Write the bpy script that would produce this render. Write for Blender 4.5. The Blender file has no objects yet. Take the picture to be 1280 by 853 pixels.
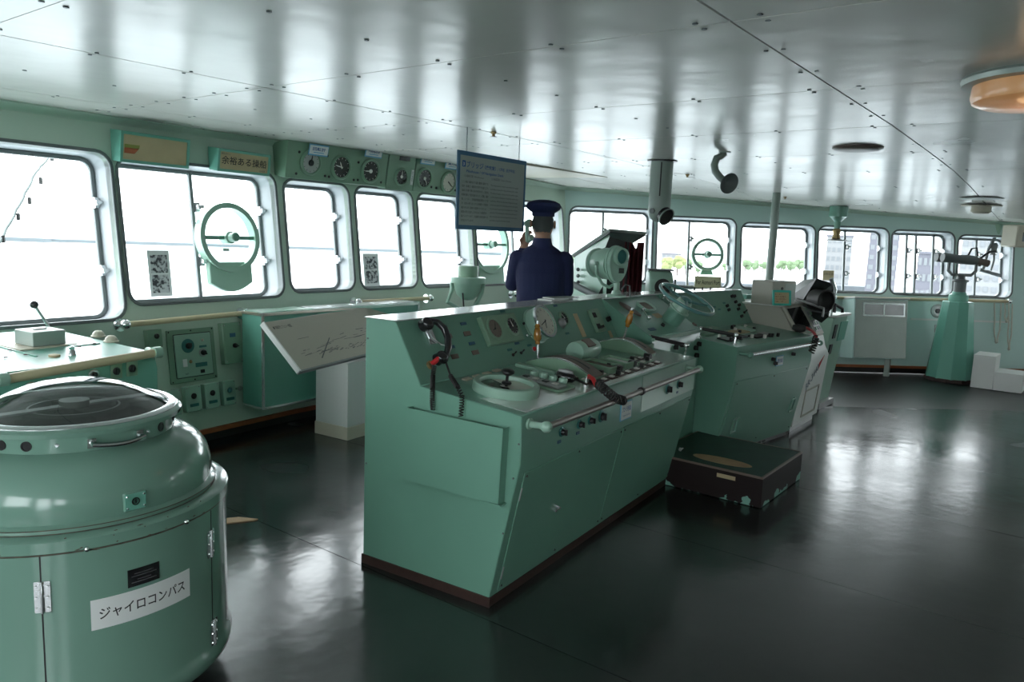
import bpy, bmesh, math, random
from mathutils import Matrix, Vector, geometry
random.seed(7)
C = bpy.context.scene.collection
PI = math.pi
# ------------------------------------------------------------------ camera
EYE = Vector((0, 0, 1.6)); FPX = 939.762
def cam_axes(pitch=8.00968, roll=-2.26618, yaw=36.8698):
    p, r, a = map(math.radians, (pitch, roll, yaw))
    f = Vector((math.cos(a)*math.cos(p), math.sin(a)*math.cos(p), -math.sin(p)))
    r0 = Vector((math.sin(a), -math.cos(a), 0)); d0 = f.cross(r0)
    return r0*math.cos(r)+d0*math.sin(r), -r0*math.sin(r)+d0*math.cos(r), f
CR, CD, CF = cam_axes()
cam = bpy.data.cameras.new('camera'); cam.sensor_width = 36; cam.lens = FPX/1280*36
cam.clip_start = 0.05; cam.clip_end = 5000
camo = bpy.data.objects.new('camera', cam); C.objects.link(camo)
camo.matrix_world = Matrix(((CR.x, -CD.x, -CF.x, 0), (CR.y, -CD.y, -CF.y, 0), (CR.z, -CD.z, -CF.z, 1.6), (0, 0, 0, 1)))
bpy.context.scene.camera = camo
# ------------------------------------------------------------------ sky, exposure
SKY = 6.5
w = bpy.data.worlds.new('overcast_sky'); bpy.context.scene.world = w; w.use_nodes = True
nt = w.node_tree; nt.nodes.clear()
tc = nt.nodes.new('ShaderNodeTexCoord'); sx = nt.nodes.new('ShaderNodeSeparateXYZ'); cr = nt.nodes.new('ShaderNodeValToRGB')
bg = nt.nodes.new('ShaderNodeBackground'); ow = nt.nodes.new('ShaderNodeOutputWorld')
nt.links.new(tc.outputs['Generated'], sx.inputs[0]); nt.links.new(sx.outputs['Z'], cr.inputs[0])
cr.color_ramp.elements[0].position = 0.0; cr.color_ramp.elements[0].color = (0.93, 0.965, 1, 1)
cr.color_ramp.elements[1].position = 1.0; cr.color_ramp.elements[1].color = (0.95, 0.98, 1, 1)
nt.links.new(cr.outputs[0], bg.inputs[0]); bg.inputs[1].default_value = SKY; nt.links.new(bg.outputs[0], ow.inputs[0])
vs = bpy.context.scene.view_settings; vs.view_transform = 'Standard'; vs.look = 'None'; vs.gamma = 1; vs.use_curve_mapping = False
vs.exposure = 0.38
# ------------------------------------------------------------------ frames and helpers
def ray(px, py): return CR*((px-640)/FPX)+CD*((py-426.5)/FPX)+CF
def frame(o, x, y):
    x = Vector(x).normalized(); y = Vector(y); y = (y-x*x.dot(y)).normalized(); z = x.cross(y); o = Vector(o)
    return Matrix(((x.x, y.x, z.x, o.x), (x.y, y.y, z.y, o.y), (x.z, y.z, z.z, o.z), (0, 0, 0, 1)))
def at(fr, px, py):                       # where the sight line through a photo point meets the plane z=0 of a surface frame
    n = fr.col[2].to_3d(); o = fr.col[3].to_3d(); d = ray(px, py)
    P = EYE+d*((o-EYE).dot(n)/d.dot(n)); q = fr.inverted() @ P
    return q.x, q.y
def on_z(px, py, z):
    d = ray(px, py); return EYE+d*((z-EYE.z)/d.z)
def T(x, y, z=0): return Matrix.Translation((x, y, z))
def RZ(a): return Matrix.Rotation(a, 4, 'Z')
def RX(a): return Matrix.Rotation(a, 4, 'X')
def RY(a): return Matrix.Rotation(a, 4, 'Y')
MAT = {}
def mat(name, col, rough=0.5, metal=0, coat=0, emit=None, es=0, bump=0, bscale=20, var=0, vscale=3, spec=0.5, alpha=None):
    m = bpy.data.materials.new(name); m.use_nodes = True; n = m.node_tree; b = n.nodes['Principled BSDF']
    b.inputs['Base Color'].default_value = (*col, 1); b.inputs['Roughness'].default_value = rough
    b.inputs['Metallic'].default_value = metal; b.inputs['Coat Weight'].default_value = coat; b.inputs['Coat Roughness'].default_value = 0.1
    b.inputs['Specular IOR Level'].default_value = spec
    if emit: b.inputs['Emission Color'].default_value = (*emit, 1); b.inputs['Emission Strength'].default_value = es
    g = n.nodes.new('ShaderNodeNewGeometry')
    if var:
        t = n.nodes.new('ShaderNodeTexNoise'); t.inputs['Scale'].default_value = vscale; t.inputs['Detail'].default_value = 5
        n.links.new(g.outputs['Position'], t.inputs['Vector'])
        mx = n.nodes.new('ShaderNodeMixRGB'); mx.inputs[1].default_value = (*[c*(1-var) for c in col], 1); mx.inputs[2].default_value = (*[min(1, c*(1+var)) for c in col], 1)
        n.links.new(t.outputs['Fac'], mx.inputs[0]); n.links.new(mx.outputs[0], b.inputs['Base Color'])
    if bump:
        t = n.nodes.new('ShaderNodeTexNoise'); t.inputs['Scale'].default_value = bscale; t.inputs['Detail'].default_value = 3
        n.links.new(g.outputs['Position'], t.inputs['Vector'])
        bp = n.nodes.new('ShaderNodeBump'); bp.inputs['Strength'].default_value = bump; bp.inputs['Distance'].default_value = 0.01
        n.links.new(t.outputs['Fac'], bp.inputs['Height']); n.links.new(bp.outputs[0], b.inputs['Normal'])
    MAT[name] = m; return m
ROOTS = {}
class MB:
    def __init__(s, M=None): s.v = []; s.f = []; s.M = M or Matrix()
    def add(s, vs, fs):
        k = len(s.v); s.v += [s.M @ Vector(p) for p in vs]; s.f += [tuple(i+k for i in f) for f in fs]; return s
    def box(s, a, b):
        x0, y0, z0 = a; x1, y1, z1 = b
        return s.add([(x0,y0,z0),(x1,y0,z0),(x1,y1,z0),(x0,y1,z0),(x0,y0,z1),(x1,y0,z1),(x1,y1,z1),(x0,y1,z1)],
                     [(0,3,2,1),(4,5,6,7),(0,1,5,4),(1,2,6,5),(2,3,7,6),(3,0,4,7)])
    def cb(s, c, sz): return s.box([c[i]-sz[i]/2 for i in range(3)], [c[i]+sz[i]/2 for i in range(3)])
    def cyl(s, p0, p1, r0, r1=None, n=20):
        r1 = r0 if r1 is None else r1; p0 = Vector(p0); p1 = Vector(p1); d = (p1-p0).normalized()
        a = d.orthogonal().normalized(); b = d.cross(a); vs = []
        for p, r in ((p0, r0), (p1, r1)): vs += [p+a*r*math.cos(2*PI*i/n)+b*r*math.sin(2*PI*i/n) for i in range(n)]
        return s.add(vs, [(i, (i+1) % n, n+(i+1) % n, n+i) for i in range(n)]+[tuple(range(n-1, -1, -1)), tuple(range(n, 2*n))])
    def lathe(s, prof, n=32, o=(0,0,0), a0=0, a1=2*PI, caps=True):
        caps = caps and prof[0] != prof[-1]
        full = abs(a1-a0-2*PI) < 1e-6; m = n if full else n+1; vs = []; fs = []
        for r, z in prof:
            for i in range(m):
                t = a0+(a1-a0)*i/n; vs.append((o[0]+r*math.cos(t), o[1]+r*math.sin(t), o[2]+z))
        for j in range(len(prof)-1):
            for i in range(n if full else n):
                k = (i+1) % m; fs.append((j*m+i, j*m+k, (j+1)*m+k, (j+1)*m+i))
        if full and caps:
            if prof[0][0] > 1e-5: fs.append(tuple(range(m-1, -1, -1)))
            if prof[-1][0] > 1e-5: fs.append(tuple(range((len(prof)-1)*m, len(prof)*m)))
        return s.add(vs, fs)
    def tube(s, path, r, n=8, closed=False):
        P = [Vector(p) for p in path]; N = len(P); rs = r if isinstance(r, (list, tuple)) else [r]*N; vs = []; a = None
        for i, p in enumerate(P):
            d = (P[(i+1) % N]-P[i-1]) if closed else (P[min(i+1, N-1)]-P[max(i-1, 0)])
            d.normalize()
            a = d.orthogonal() if a is None else a-d*a.dot(d)
            if a.length < 1e-6: a = d.orthogonal()
            a.normalize(); b = d.cross(a)
            vs += [p+(a*math.cos(2*PI*k/n)+b*math.sin(2*PI*k/n))*rs[i] for k in range(n)]
        fs = [(i*n+k, i*n+(k+1) % n, ((i+1) % N)*n+(k+1) % n, ((i+1) % N)*n+k) for i in range(N if closed else N-1) for k in range(n)]
        if not closed: fs += [tuple(range(n-1, -1, -1)), tuple(range((N-1)*n, N*n))]
        return s.add(vs, fs)
    def sph(s, c, r, n=16, sc=(1,1,1)):
        m = n//2; vs = []; fs = []
        for j in range(1, m):
            t = PI*j/m
            vs += [(c[0]+sc[0]*r*math.sin(t)*math.cos(2*PI*i/n), c[1]+sc[1]*r*math.sin(t)*math.sin(2*PI*i/n), c[2]+sc[2]*r*math.cos(t)) for i in range(n)]
        vs += [(c[0], c[1], c[2]+sc[2]*r), (c[0], c[1], c[2]-sc[2]*r)]; k = (m-1)*n
        for j in range(m-2): fs += [(j*n+i, (j+1)*n+i, (j+1)*n+(i+1) % n, j*n+(i+1) % n) for i in range(n)]
        fs += [(k, i, (i+1) % n) for i in range(n)]+[(k+1, (m-2)*n+(i+1) % n, (m-2)*n+i) for i in range(n)]
        return s.add(vs, fs)
    def prism(s, poly, z0, z1):            # outline in local x,y, from z0 to z1
        n = len(poly); return s.add([(x, y, z0) for x, y in poly]+[(x, y, z1) for x, y in poly],
            [tuple(range(n-1, -1, -1)), tuple(range(n, 2*n))]+[(i, (i+1) % n, n+(i+1) % n, n+i) for i in range(n)])
    def side(s, poly, x0, x1):             # outline in local y,z, from x0 to x1
        n = len(poly); return s.add([(x0, y, z) for y, z in poly]+[(x1, y, z) for y, z in poly],
            [tuple(range(n)), tuple(range(2*n-1, n-1, -1))]+[(i, n+i, n+(i+1) % n, (i+1) % n) for i in range(n)])
    def ring(s, outer, inner, z0, z1):     # frame between two outlines with the same number of points
        n = len(outer); vs = [(x, y, z0) for x, y in outer]+[(x, y, z1) for x, y in outer]+[(x, y, z0) for x, y in inner]+[(x, y, z1) for x, y in inner]; fs = []
        for i in range(n):
            k = (i+1) % n; fs += [(i, k, n+k, n+i), (2*n+k, 2*n+i, 3*n+i, 3*n+k), (n+i, n+k, 3*n+k, 3*n+i), (k, i, 2*n+i, 2*n+k)]
        return s.add(vs, fs)
    def holed(s, outer, holes, z0, z1):
        loops = [[Vector((x, y, 0)) for x, y in outer]]+[[Vector((x, y, 0)) for x, y in h] for h in holes]
        tri = geometry.tessellate_polygon(loops); pts = [p for l in loops for p in l]; n = len(pts); fs = []
        for t in tri: fs += [tuple(t), tuple(n+i for i in reversed(t))]
        k = 0
        for l in loops:
            m = len(l); fs += [(k+i, k+(i+1) % m, n+k+(i+1) % m, n+k+i) for i in range(m)]; k += m
        return s.add([(p.x, p.y, z0) for p in pts]+[(p.x, p.y, z1) for p in pts], fs)
    def build(s, name, m, parent=None, at=None, bevel=0, smooth=35, kind=None, bseg=1):
        M = at if at is not None else (ROOTS[parent.name] if parent is not None else Matrix())
        inv = M.inverted(); me = bpy.data.meshes.new(name); me.from_pydata([tuple(inv @ p) for p in s.v], [], s.f)
        b = bmesh.new(); b.from_mesh(me); bmesh.ops.remove_doubles(b, verts=b.verts, dist=1e-6); bmesh.ops.recalc_face_normals(b, faces=b.faces); b.to_mesh(me); b.free()
        ms = m if isinstance(m, (list, tuple)) else [m]
        for q in ms: me.materials.append(MAT[q] if isinstance(q, str) else q)
        me.polygons.foreach_set('use_smooth', [True]*len(me.polygons)); me.set_sharp_from_angle(angle=math.radians(smooth))
        o = bpy.data.objects.new(name, me); C.objects.link(o); ROOTS[o.name] = M
        if parent is not None: o.parent = parent
        elif at is not None: o.matrix_world = at
        if bevel:
            md = o.modifiers.new('edge', 'BEVEL'); md.width = bevel; md.segments = bseg; md.limit_method = 'ANGLE'; md.angle_limit = math.radians(40)
        if kind: o['kind'] = kind
        return o
def tag(o, label, cat, group=None, kind=None):
    o['label'] = label; o['category'] = cat
    if group: o['group'] = group
    if kind: o['kind'] = kind
    return o
def thing(name, label, cat, M, group=None):
    o = bpy.data.objects.new(name, None); C.objects.link(o); o.empty_display_size = 0.1
    o.matrix_world = M; ROOTS[o.name] = M.copy(); return tag(o, label, cat, group)
def lab(o, s): o['label'] = s; return o
def rrect(x0, y0, x1, y1, r, n=5):
    pts = []
    for cx, cy, a in ((x1-r, y1-r, 0), (x0+r, y1-r, 90), (x0+r, y0+r, 180), (x1-r, y0+r, 270)):
        pts += [(cx+r*math.cos(math.radians(a+90*i/n)), cy+r*math.sin(math.radians(a+90*i/n))) for i in range(n+1)]
    return pts
def circ(cx, cy, r, n=24, ry=None): return [(cx+r*math.cos(2*PI*i/n), cy+(ry or r)*math.sin(2*PI*i/n)) for i in range(n)]
TXT = {}
def text(fr, s, x, y, h, m, parent, name='lettering', z=0.001, wmax=None, align='LEFT', bend=None, res=2, bold=0, kind=None):
    key = (s, res, bold)
    if key not in TXT:
        cu = bpy.data.curves.new('t', 'FONT'); cu.body = s; cu.resolution_u = res; cu.offset = bold
        ob = bpy.data.objects.new('t', cu); C.objects.link(ob)
        me = bpy.data.meshes.new_from_object(ob.evaluated_get(bpy.context.evaluated_depsgraph_get()))
        TXT[key] = ([tuple(v.co) for v in me.vertices], [tuple(p.vertices) for p in me.polygons])
        bpy.data.objects.remove(ob); bpy.data.curves.remove(cu); bpy.data.meshes.remove(me)
    vs, fs = TXT[key]
    x0 = min(v[0] for v in vs); x1 = max(v[0] for v in vs); sx = h; wd = (x1-x0)*h
    if wmax: sx = h*wmax/wd; wd = wmax
    off = {'LEFT': 0, 'CENTER': -wd/2, 'RIGHT': -wd}[align]
    pts = [(x+off+(v[0]-x0)*sx, y+v[1]*h, z) for v in vs]
    if bend: pts = [bend(p) for p in pts]
    b = MB(fr); b.add(pts, fs); return b.build(name, m, parent, kind=kind)
# ------------------------------------------------------------------ materials
mat('wall_paint', (0.5,0.62,0.52), 0.42, var=0.05, vscale=1.5, bump=0.05, bscale=30)
mat('wall_paint_right', (0.53,0.7,0.66), 0.38, var=0.05, vscale=1.5)
mat('green_paint', (0.16,0.335,0.255), 0.33, coat=0.15, var=0.06, vscale=4, bump=0.02, bscale=60)
mat('teal_paint', (0.15,0.4,0.31), 0.35, coat=0.15, var=0.05, vscale=4)
mat('sage_paint', (0.2,0.33,0.23), 0.35, coat=0.1, var=0.06, vscale=6)
mat('pale_green_paint', (0.32,0.5,0.4), 0.3, coat=0.2, var=0.05, vscale=5)
mat('gyro_paint', (0.175,0.31,0.25), 0.16, coat=0.5, var=0.08, vscale=3, bump=0.01, bscale=8)
mat('bright_metal', (0.72,0.74,0.75), 0.22, metal=0.9)
mat('chrome', (0.85,0.86,0.87), 0.12, metal=1)
mat('dull_steel', (0.4,0.4,0.4), 0.42, metal=0.8, var=0.15, vscale=9)
mat('worktop_steel', (0.68,0.7,0.68), 0.2, metal=0.5, bump=0.03, bscale=12)
mat('reveal_paint', (0.4,0.43,0.45), 0.4, var=0.03)
mat('gasket', (0.13,0.15,0.15), 0.45)
mat('frame_grey', (0.2,0.22,0.22), 0.4, metal=0.3)
mat('black', (0.012,0.012,0.013), 0.35)
mat('rubber_black', (0.02,0.02,0.02), 0.55)
mat('gloss_black', (0.015,0.015,0.017), 0.12, coat=0.4)
mat('dial_black', (0.012,0.012,0.013), 0.25, coat=0.6)
mat('dial_white', (0.6,0.58,0.5), 0.4, coat=0.5)
mat('dial_grey', (0.4,0.42,0.4), 0.35, coat=0.5)
mat('mark_white', (0.75,0.75,0.7), 0.5)
mat('ivory_wood', (0.6,0.52,0.33), 0.35, var=0.15, vscale=12)
mat('white_paint', (0.72,0.73,0.71), 0.4, var=0.04)
mat('cream', (0.62,0.57,0.46), 0.5, var=0.06, vscale=6)
mat('parchment', (0.5,0.4,0.24), 0.6, var=0.18, vscale=9)
mat('paper', (0.78,0.79,0.78), 0.7)
mat('brown_kick', (0.045,0.022,0.018), 0.5, var=0.4, vscale=25)
mat('red_trim', (0.33,0.1,0.035), 0.5, var=0.3, vscale=14)
mat('red', (0.55,0.015,0.02), 0.4)
mat('dull_red', (0.2,0.02,0.02), 0.4)
mat('ink', (0.02,0.02,0.022), 0.6)
mat('ink_grey', (0.1,0.1,0.11), 0.7)
mat('blue_ink', (0.02,0.09,0.28), 0.5)
mat('label_blue', (0.16,0.42,0.62), 0.5)
mat('sign_face', (0.34,0.38,0.36), 0.45)
mat('plate_teal', (0.03,0.16,0.15), 0.4)
mat('plate_navy', (0.03,0.1,0.17), 0.4)
mat('switch_white', (0.71,0.69,0.65), 0.35)
mat('brass', (0.36,0.26,0.12), 0.35, metal=0.6)
mat('amber', (0.36,0.16,0.025), 0.25, coat=0.5)
mat('brown_face', (0.16,0.12,0.1), 0.4, var=0.1, vscale=15)
mat('navy_cloth', (0.01,0.014,0.06), 0.85, bump=0.2, bscale=120)
mat('cap_cloth', (0.01,0.016,0.07), 0.8)
mat('skin', (0.42,0.22,0.15), 0.5)
mat('hair', (0.05,0.055,0.055), 0.6, bump=0.3, bscale=200)
mat('maroon_curtain', (0.09,0.006,0.012), 0.85)
mat('platform_mat', (0.018,0.06,0.045), 0.6, var=0.3, vscale=9)
mat('wood_raw', (0.42,0.27,0.15), 0.6, var=0.2, vscale=15)
mat('board_face', (0.36,0.33,0.27), 0.35, coat=0.2)
mat('steel_plate', (0.36,0.4,0.37), 0.42, metal=0.45, var=0.12, vscale=5)
mat('beige_plastic', (0.42,0.41,0.35), 0.45)
mat('aqua_plastic', (0.06,0.5,0.42), 0.35, coat=0.3)
mat('screen_black', (0.01,0.011,0.012), 0.08, coat=0.5)
mat('rail_steel', (0.3,0.27,0.25), 0.35, metal=.7)
mat('grey_paint', (0.27,0.33,0.29), 0.35, coat=.1, var=.06)
mat('hood_black', (0.035,0.045,0.043), 0.3, coat=.2)
mat('rust_edge', (0.08,0.07,0.05), 0.7, var=.9, vscale=40)
mat('rope', (0.62,0.6,0.52), 0.8)
mat('lamp_glow', (0.62,0.36,0.19), 0.3, emit=(1,0.45,0.14), es=0.12, coat=0.4)
mat('bulb_glow', (1,0.7,0.35), 0.3, emit=(1,0.55,0.2), es=3)
mat('sea', (0.45,0.5,0.52), 0.35)
mat('concrete', (0.1,0.12,0.13), 0.8, var=0.1, vscale=0.2)
mat('quay', (0.45,0.46,0.46), 0.8, var=0.08, vscale=0.05)
mat('dark_slate', (0.06,0.07,0.08), 0.7, var=0.2, vscale=0.3)
mat('tree_green', (0.1,0.15,0.08), 0.8, var=0.3, vscale=0.5)
mat('tree_yellow', (0.17,0.2,0.08), 0.8, var=0.3, vscale=0.5)
mat('facade_pale', (0.17,0.175,0.18), 0.8)
mat('facade_dark', (0.09,0.09,0.11), 0.7)
mat('facade_green', (0.2,0.27,0.24), 0.8)
mat('pane_far', (0.12,0.13,0.14), 0.6)
def special():
    # window glass: clear, thin, reflecting with the angle
    m = bpy.data.materials.new('window_glass'); m.use_nodes = True; n = m.node_tree; n.nodes.clear()
    o = n.nodes.new('ShaderNodeOutputMaterial'); t = n.nodes.new('ShaderNodeBsdfTransparent'); t.inputs[0].default_value = (0.92,0.94,0.94,1)
    g = n.nodes.new('ShaderNodeBsdfGlossy'); g.inputs['Roughness'].default_value = 0.02; fr = n.nodes.new('ShaderNodeFresnel'); fr.inputs[0].default_value = 1.3
    mx = n.nodes.new('ShaderNodeMixShader'); gb = n.nodes.new('ShaderNodeNewGeometry'); mm = n.nodes.new('ShaderNodeMath'); mm.operation = 'MULTIPLY_ADD'; mm.inputs[1].default_value = -1; mm.inputs[2].default_value = 1; n.links.new(gb.outputs['Backfacing'], mm.inputs[0]); m2 = n.nodes.new('ShaderNodeMath'); m2.operation = 'MULTIPLY'; n.links.new(mm.outputs[0], m2.inputs[0]); n.links.new(fr.outputs[0], m2.inputs[1]); n.links.new(m2.outputs[0], mx.inputs[0]); n.links.new(t.outputs[0], mx.inputs[1]); n.links.new(g.outputs[0], mx.inputs[2]); n.links.new(mx.outputs[0], o.inputs[0]); MAT['window_glass'] = m
    # ceiling: glossy off-white enamel with slight oil-canning
    m = mat('ceiling_enamel', (0.71,0.69,0.65), 0.2, coat=0.0); n = m.node_tree; b = n.nodes['Principled BSDF']; b.inputs['Specular IOR Level'].default_value = 0.22; b.inputs['IOR'].default_value = 1.5
    g = n.nodes.new('ShaderNodeNewGeometry'); mp = n.nodes.new('ShaderNodeMapping'); mp.inputs['Scale'].default_value = (1.0, 1.0, 1)
    n.links.new(g.outputs['Position'], mp.inputs[0]); t = n.nodes.new('ShaderNodeTexNoise'); t.inputs['Scale'].default_value = 3.5; t.inputs['Detail'].default_value = 2
    n.links.new(mp.outputs[0], t.inputs['Vector']); bp = n.nodes.new('ShaderNodeBump'); bp.inputs['Strength'].default_value = 0.35; bp.inputs['Distance'].default_value = 0.012
    n.links.new(t.outputs['Fac'], bp.inputs['Height']); n.links.new(bp.outputs[0], b.inputs['Normal'])
    t2 = n.nodes.new('ShaderNodeTexNoise'); t2.inputs['Scale'].default_value = 1.2; t2.inputs['Detail'].default_value = 6; n.links.new(g.outputs['Position'], t2.inputs['Vector'])
    rr = n.nodes.new('ShaderNodeMapRange'); rr.inputs[3].default_value = 0.17; rr.inputs[4].default_value = 0.32; n.links.new(t2.outputs['Fac'], rr.inputs[0]); n.links.new(rr.outputs[0], b.inputs['Roughness'])
    # floor: dark green worn linoleum
    m = mat('lino_floor', (0.014,0.024,0.021), 0.25, spec=1.0); n = m.node_tree; b = n.nodes['Principled BSDF']; g = n.nodes.new('ShaderNodeNewGeometry')
    t = n.nodes.new('ShaderNodeTexNoise'); t.inputs['Scale'].default_value = 1.1; t.inputs['Detail'].default_value = 2; t.inputs['Roughness'].default_value = 0.4; n.links.new(g.outputs['Position'], t.inputs['Vector'])
    rr = n.nodes.new('ShaderNodeMapRange'); rr.inputs[1].default_value = 0.0; rr.inputs[2].default_value = 1.0; rr.inputs[3].default_value = 0.04; rr.inputs[4].default_value = 0.38; n.links.new(t.outputs['Fac'], rr.inputs[0]); n.links.new(rr.outputs[0], b.inputs['Roughness'])
    r2 = n.nodes.new('ShaderNodeValToRGB'); r2.color_ramp.elements[0].position = 0.0; r2.color_ramp.elements[0].color = (0.006,0.011,0.0105,1); r2.color_ramp.elements[1].position = 1.0; r2.color_ramp.elements[1].color = (0.026,0.03,0.029,1)
    n.links.new(t.outputs['Fac'], r2.inputs[0]); n.links.new(r2.outputs[0], b.inputs['Base Color'])
    t3 = n.nodes.new('ShaderNodeTexNoise'); t3.inputs['Scale'].default_value = 7; t3.inputs['Detail'].default_value = 2; n.links.new(g.outputs['Position'], t3.inputs['Vector'])
    bp = n.nodes.new('ShaderNodeBump'); bp.inputs['Strength'].default_value = 0.3; bp.inputs['Distance'].default_value = 0.006; n.links.new(t3.outputs['Fac'], bp.inputs['Height']); n.links.new(bp.outputs[0], b.inputs['Normal'])
    # chipped brown paint showing pale green beneath
    m = mat('chipped_brown', (0.02,0.012,0.012), 0.6, spec=.3); n = m.node_tree; b = n.nodes['Principled BSDF']; g = n.nodes.new('ShaderNodeNewGeometry')
    t = n.nodes.new('ShaderNodeTexNoise'); t.inputs['Scale'].default_value = 9; t.inputs['Detail'].default_value = 6; n.links.new(g.outputs['Position'], t.inputs['Vector'])
    s = n.nodes.new('ShaderNodeSeparateXYZ'); n.links.new(g.outputs['Position'], s.inputs[0]); a = n.nodes.new('ShaderNodeMath'); a.operation = 'MULTIPLY_ADD'; a.inputs[1].default_value = -2.2; n.links.new(s.outputs['Z'], a.inputs[0]); n.links.new(t.outputs['Fac'], a.inputs[2])
    r2 = n.nodes.new('ShaderNodeValToRGB'); r2.color_ramp.interpolation = 'CONSTANT'; r2.color_ramp.elements[0].color = (0.014,0.008,0.008,1); r2.color_ramp.elements[1].position = 0.46; r2.color_ramp.elements[1].color = (0.2,0.4,0.33,1)
    n.links.new(a.outputs[0], r2.inputs[0]); n.links.new(r2.outputs[0], b.inputs['Base Color'])
    # gyro cover glass
    m = bpy.data.materials.new('dome_glass'); m.use_nodes = True; n = m.node_tree; n.nodes.clear(); o = n.nodes.new('ShaderNodeOutputMaterial'); t = n.nodes.new('ShaderNodeBsdfTransparent'); t.inputs[0].default_value = (0.33,0.36,0.35,1)
    g = n.nodes.new('ShaderNodeBsdfGlossy'); g.inputs['Roughness'].default_value = 0.03; fr = n.nodes.new('ShaderNodeFresnel'); fr.inputs[0].default_value = 2.6
    mx = n.nodes.new('ShaderNodeMixShader'); gb = n.nodes.new('ShaderNodeNewGeometry'); mm = n.nodes.new('ShaderNodeMath'); mm.operation = 'MULTIPLY_ADD'; mm.inputs[1].default_value = -1; mm.inputs[2].default_value = 1; n.links.new(gb.outputs['Backfacing'], mm.inputs[0]); m2 = n.nodes.new('ShaderNodeMath'); m2.operation = 'MULTIPLY'; n.links.new(mm.outputs[0], m2.inputs[0]); n.links.new(fr.outputs[0], m2.inputs[1]); n.links.new(m2.outputs[0], mx.inputs[0]); n.links.new(t.outputs[0], mx.inputs[1]); n.links.new(g.outputs[0], mx.inputs[2]); n.links.new(mx.outputs[0], o.inputs[0]); MAT['dome_glass'] = m
    # sketchy harbour print on the display board
    m = mat('photo_print', (0.4,0.4,0.42), 0.6); n = m.node_tree; b = n.nodes['Principled BSDF']; g = n.nodes.new('ShaderNodeNewGeometry')
    t = n.nodes.new('ShaderNodeTexNoise'); t.inputs['Scale'].default_value = 38; t.inputs['Detail'].default_value = 5; n.links.new(g.outputs['Position'], t.inputs['Vector'])
    r2 = n.nodes.new('ShaderNodeValToRGB'); r2.color_ramp.elements[0].position = 0.42; r2.color_ramp.elements[0].color = (0.05,0.05,0.06,1); r2.color_ramp.elements[1].position = 0.55; r2.color_ramp.elements[1].color = (0.6,0.61,0.62,1)
    n.links.new(t.outputs['Fac'], r2.inputs[0]); n.links.new(r2.outputs[0], b.inputs['Base Color'])
special()
# ------------------------------------------------------------------ wall facets (leaning outwards 7 degrees)
SILL = [(-2.2, 4.66), (3.79, 5.169), (8.0, 5.17), (12.15, 0.45), (12.45, -3.2)]
TILT = 0.12
def facet_n(i):
    a = Vector(SILL[i]); b = Vector(SILL[i+1]); d = (b-a).normalized(); return Vector((-d.y, d.x))
def corner(i, z, out=0.0):                 # plan corner i of the wall at height z, pushed outwards by out
    off = TILT*(z-1.03)+out; p = Vector(SILL[i])
    if i == 0: return p+facet_n(0)*off
    if i == len(SILL)-1: return p+facet_n(i-1)*off
    n1, n2 = facet_n(i-1), facet_n(i); return p+(n1+n2)*(off/(1+n1.dot(n2)))
WF = []
for i in range(4):
    a = Vector(SILL[i]); b = Vector(SILL[i+1]); n = facet_n(i)
    WF.append(frame((a.x, a.y, 1.03), (b.x-a.x, b.y-a.y, 0), (n.x*TILT, n.y*TILT, 1)))
def droop(x):                              # deck camber: the deckhead falls away to the sides
    k = [(-3, .09), (0, .04), (5, 0), (7.5, .03), (9, .10), (10.3, .18), (12, .27), (13.5, .33)]
    for (a, u), (b, v) in zip(k, k[1:]):
        if x <= b: return u+(v-u)*(max(x, a)-a)/(b-a)
    return .33
CEIL = 2.285
def cz(x): return CEIL-droop(x)
# ================================================================== THE ROOM
def wall_sheet(i, name, m, rects):
    fr = WF[i]; inv = fr.inverted(); zb, zt = 0.1, 2.42
    pts = []
    for k, z in ((i, zb), (i+1, zb), (i+1, zt), (i, zt)):
        c = corner(k, z); q = inv @ Vector((c.x, c.y, z)); pts.append((q.x, q.y))
    b = MB(fr); b.holed(pts, [rrect(*r, 0.09) for r in rects], -0.05, 0)
    o = b.build(name, m); o['kind'] = 'structure'; return o
def prect(i, L, R, Tp, B):                 # opening rectangle in facet coordinates from four sight lines
    fr = WF[i]; l = at(fr, *L)[0]; r = at(fr, *R)[0]; t = at(fr, *Tp)[1]; b = at(fr, *B)[1]; return (l, b, r, t)
WIN = [  # facet, left, right, top, bottom, mullion photo columns
 (0, None, (146, 300), (60, 184), (60, 404), []),
 (0, (155, 290), (348.5, 302), (250, 209), (250, 375), [(243.5, 295)]),
 (1, (359.5, 294), (438.5, 302), (395, 229), (400, 363), []),
 (1, (448, 298), (517.5, 302), (475, 237), (485, 359.5), []),
 (1, (525, 299), (590, 302), (548, 245), (560, 357), []),
 (1, (596, 302), (704, 305), (670, 254), (640, 354), [(641.5, 320)]),
 (2, (712, 306), (814, 309), (760, 261), (760, 352), [(753, 300)]),
 (2, (821.5, 310), (918, 314), (870, 273), (880, 359), [(860.5, 310)]),
 (2, (927, 315), (1017, 317), (970, 281), (970, 361), []),
 (2, (1023, 320), (1109, 322), (1065, 285), (1060, 365), [(1055, 320)]),
 (2, (1114.5, 325), (1191, 327), (1150, 290), (1150, 368), [(1132.5, 320), (1144, 320), (1166, 320)]),
 (2, (1197.5, 330), (1265, 333), (1230, 296), (1230, 371), [(1219, 330)]),
]
rects = {0: [], 1: [], 2: [], 3: []}
for wdef in WIN:
    i, L, R, Tp, B, mu = wdef
    if L is None: r = prect(i, R, R, Tp, B); r = (r[2]-1.15, r[1], r[2], r[3])
    else: r = prect(i, L, R, Tp, B)
    rects[i].append((r, mu))
for wx in (0.35,):                         # one more window to port, outside the frame
    r1 = rects[0][0][0]; rects[0].insert(0, ((r1[0]-1.45, r1[1], r1[0]-0.25, r1[3]), []))
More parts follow.
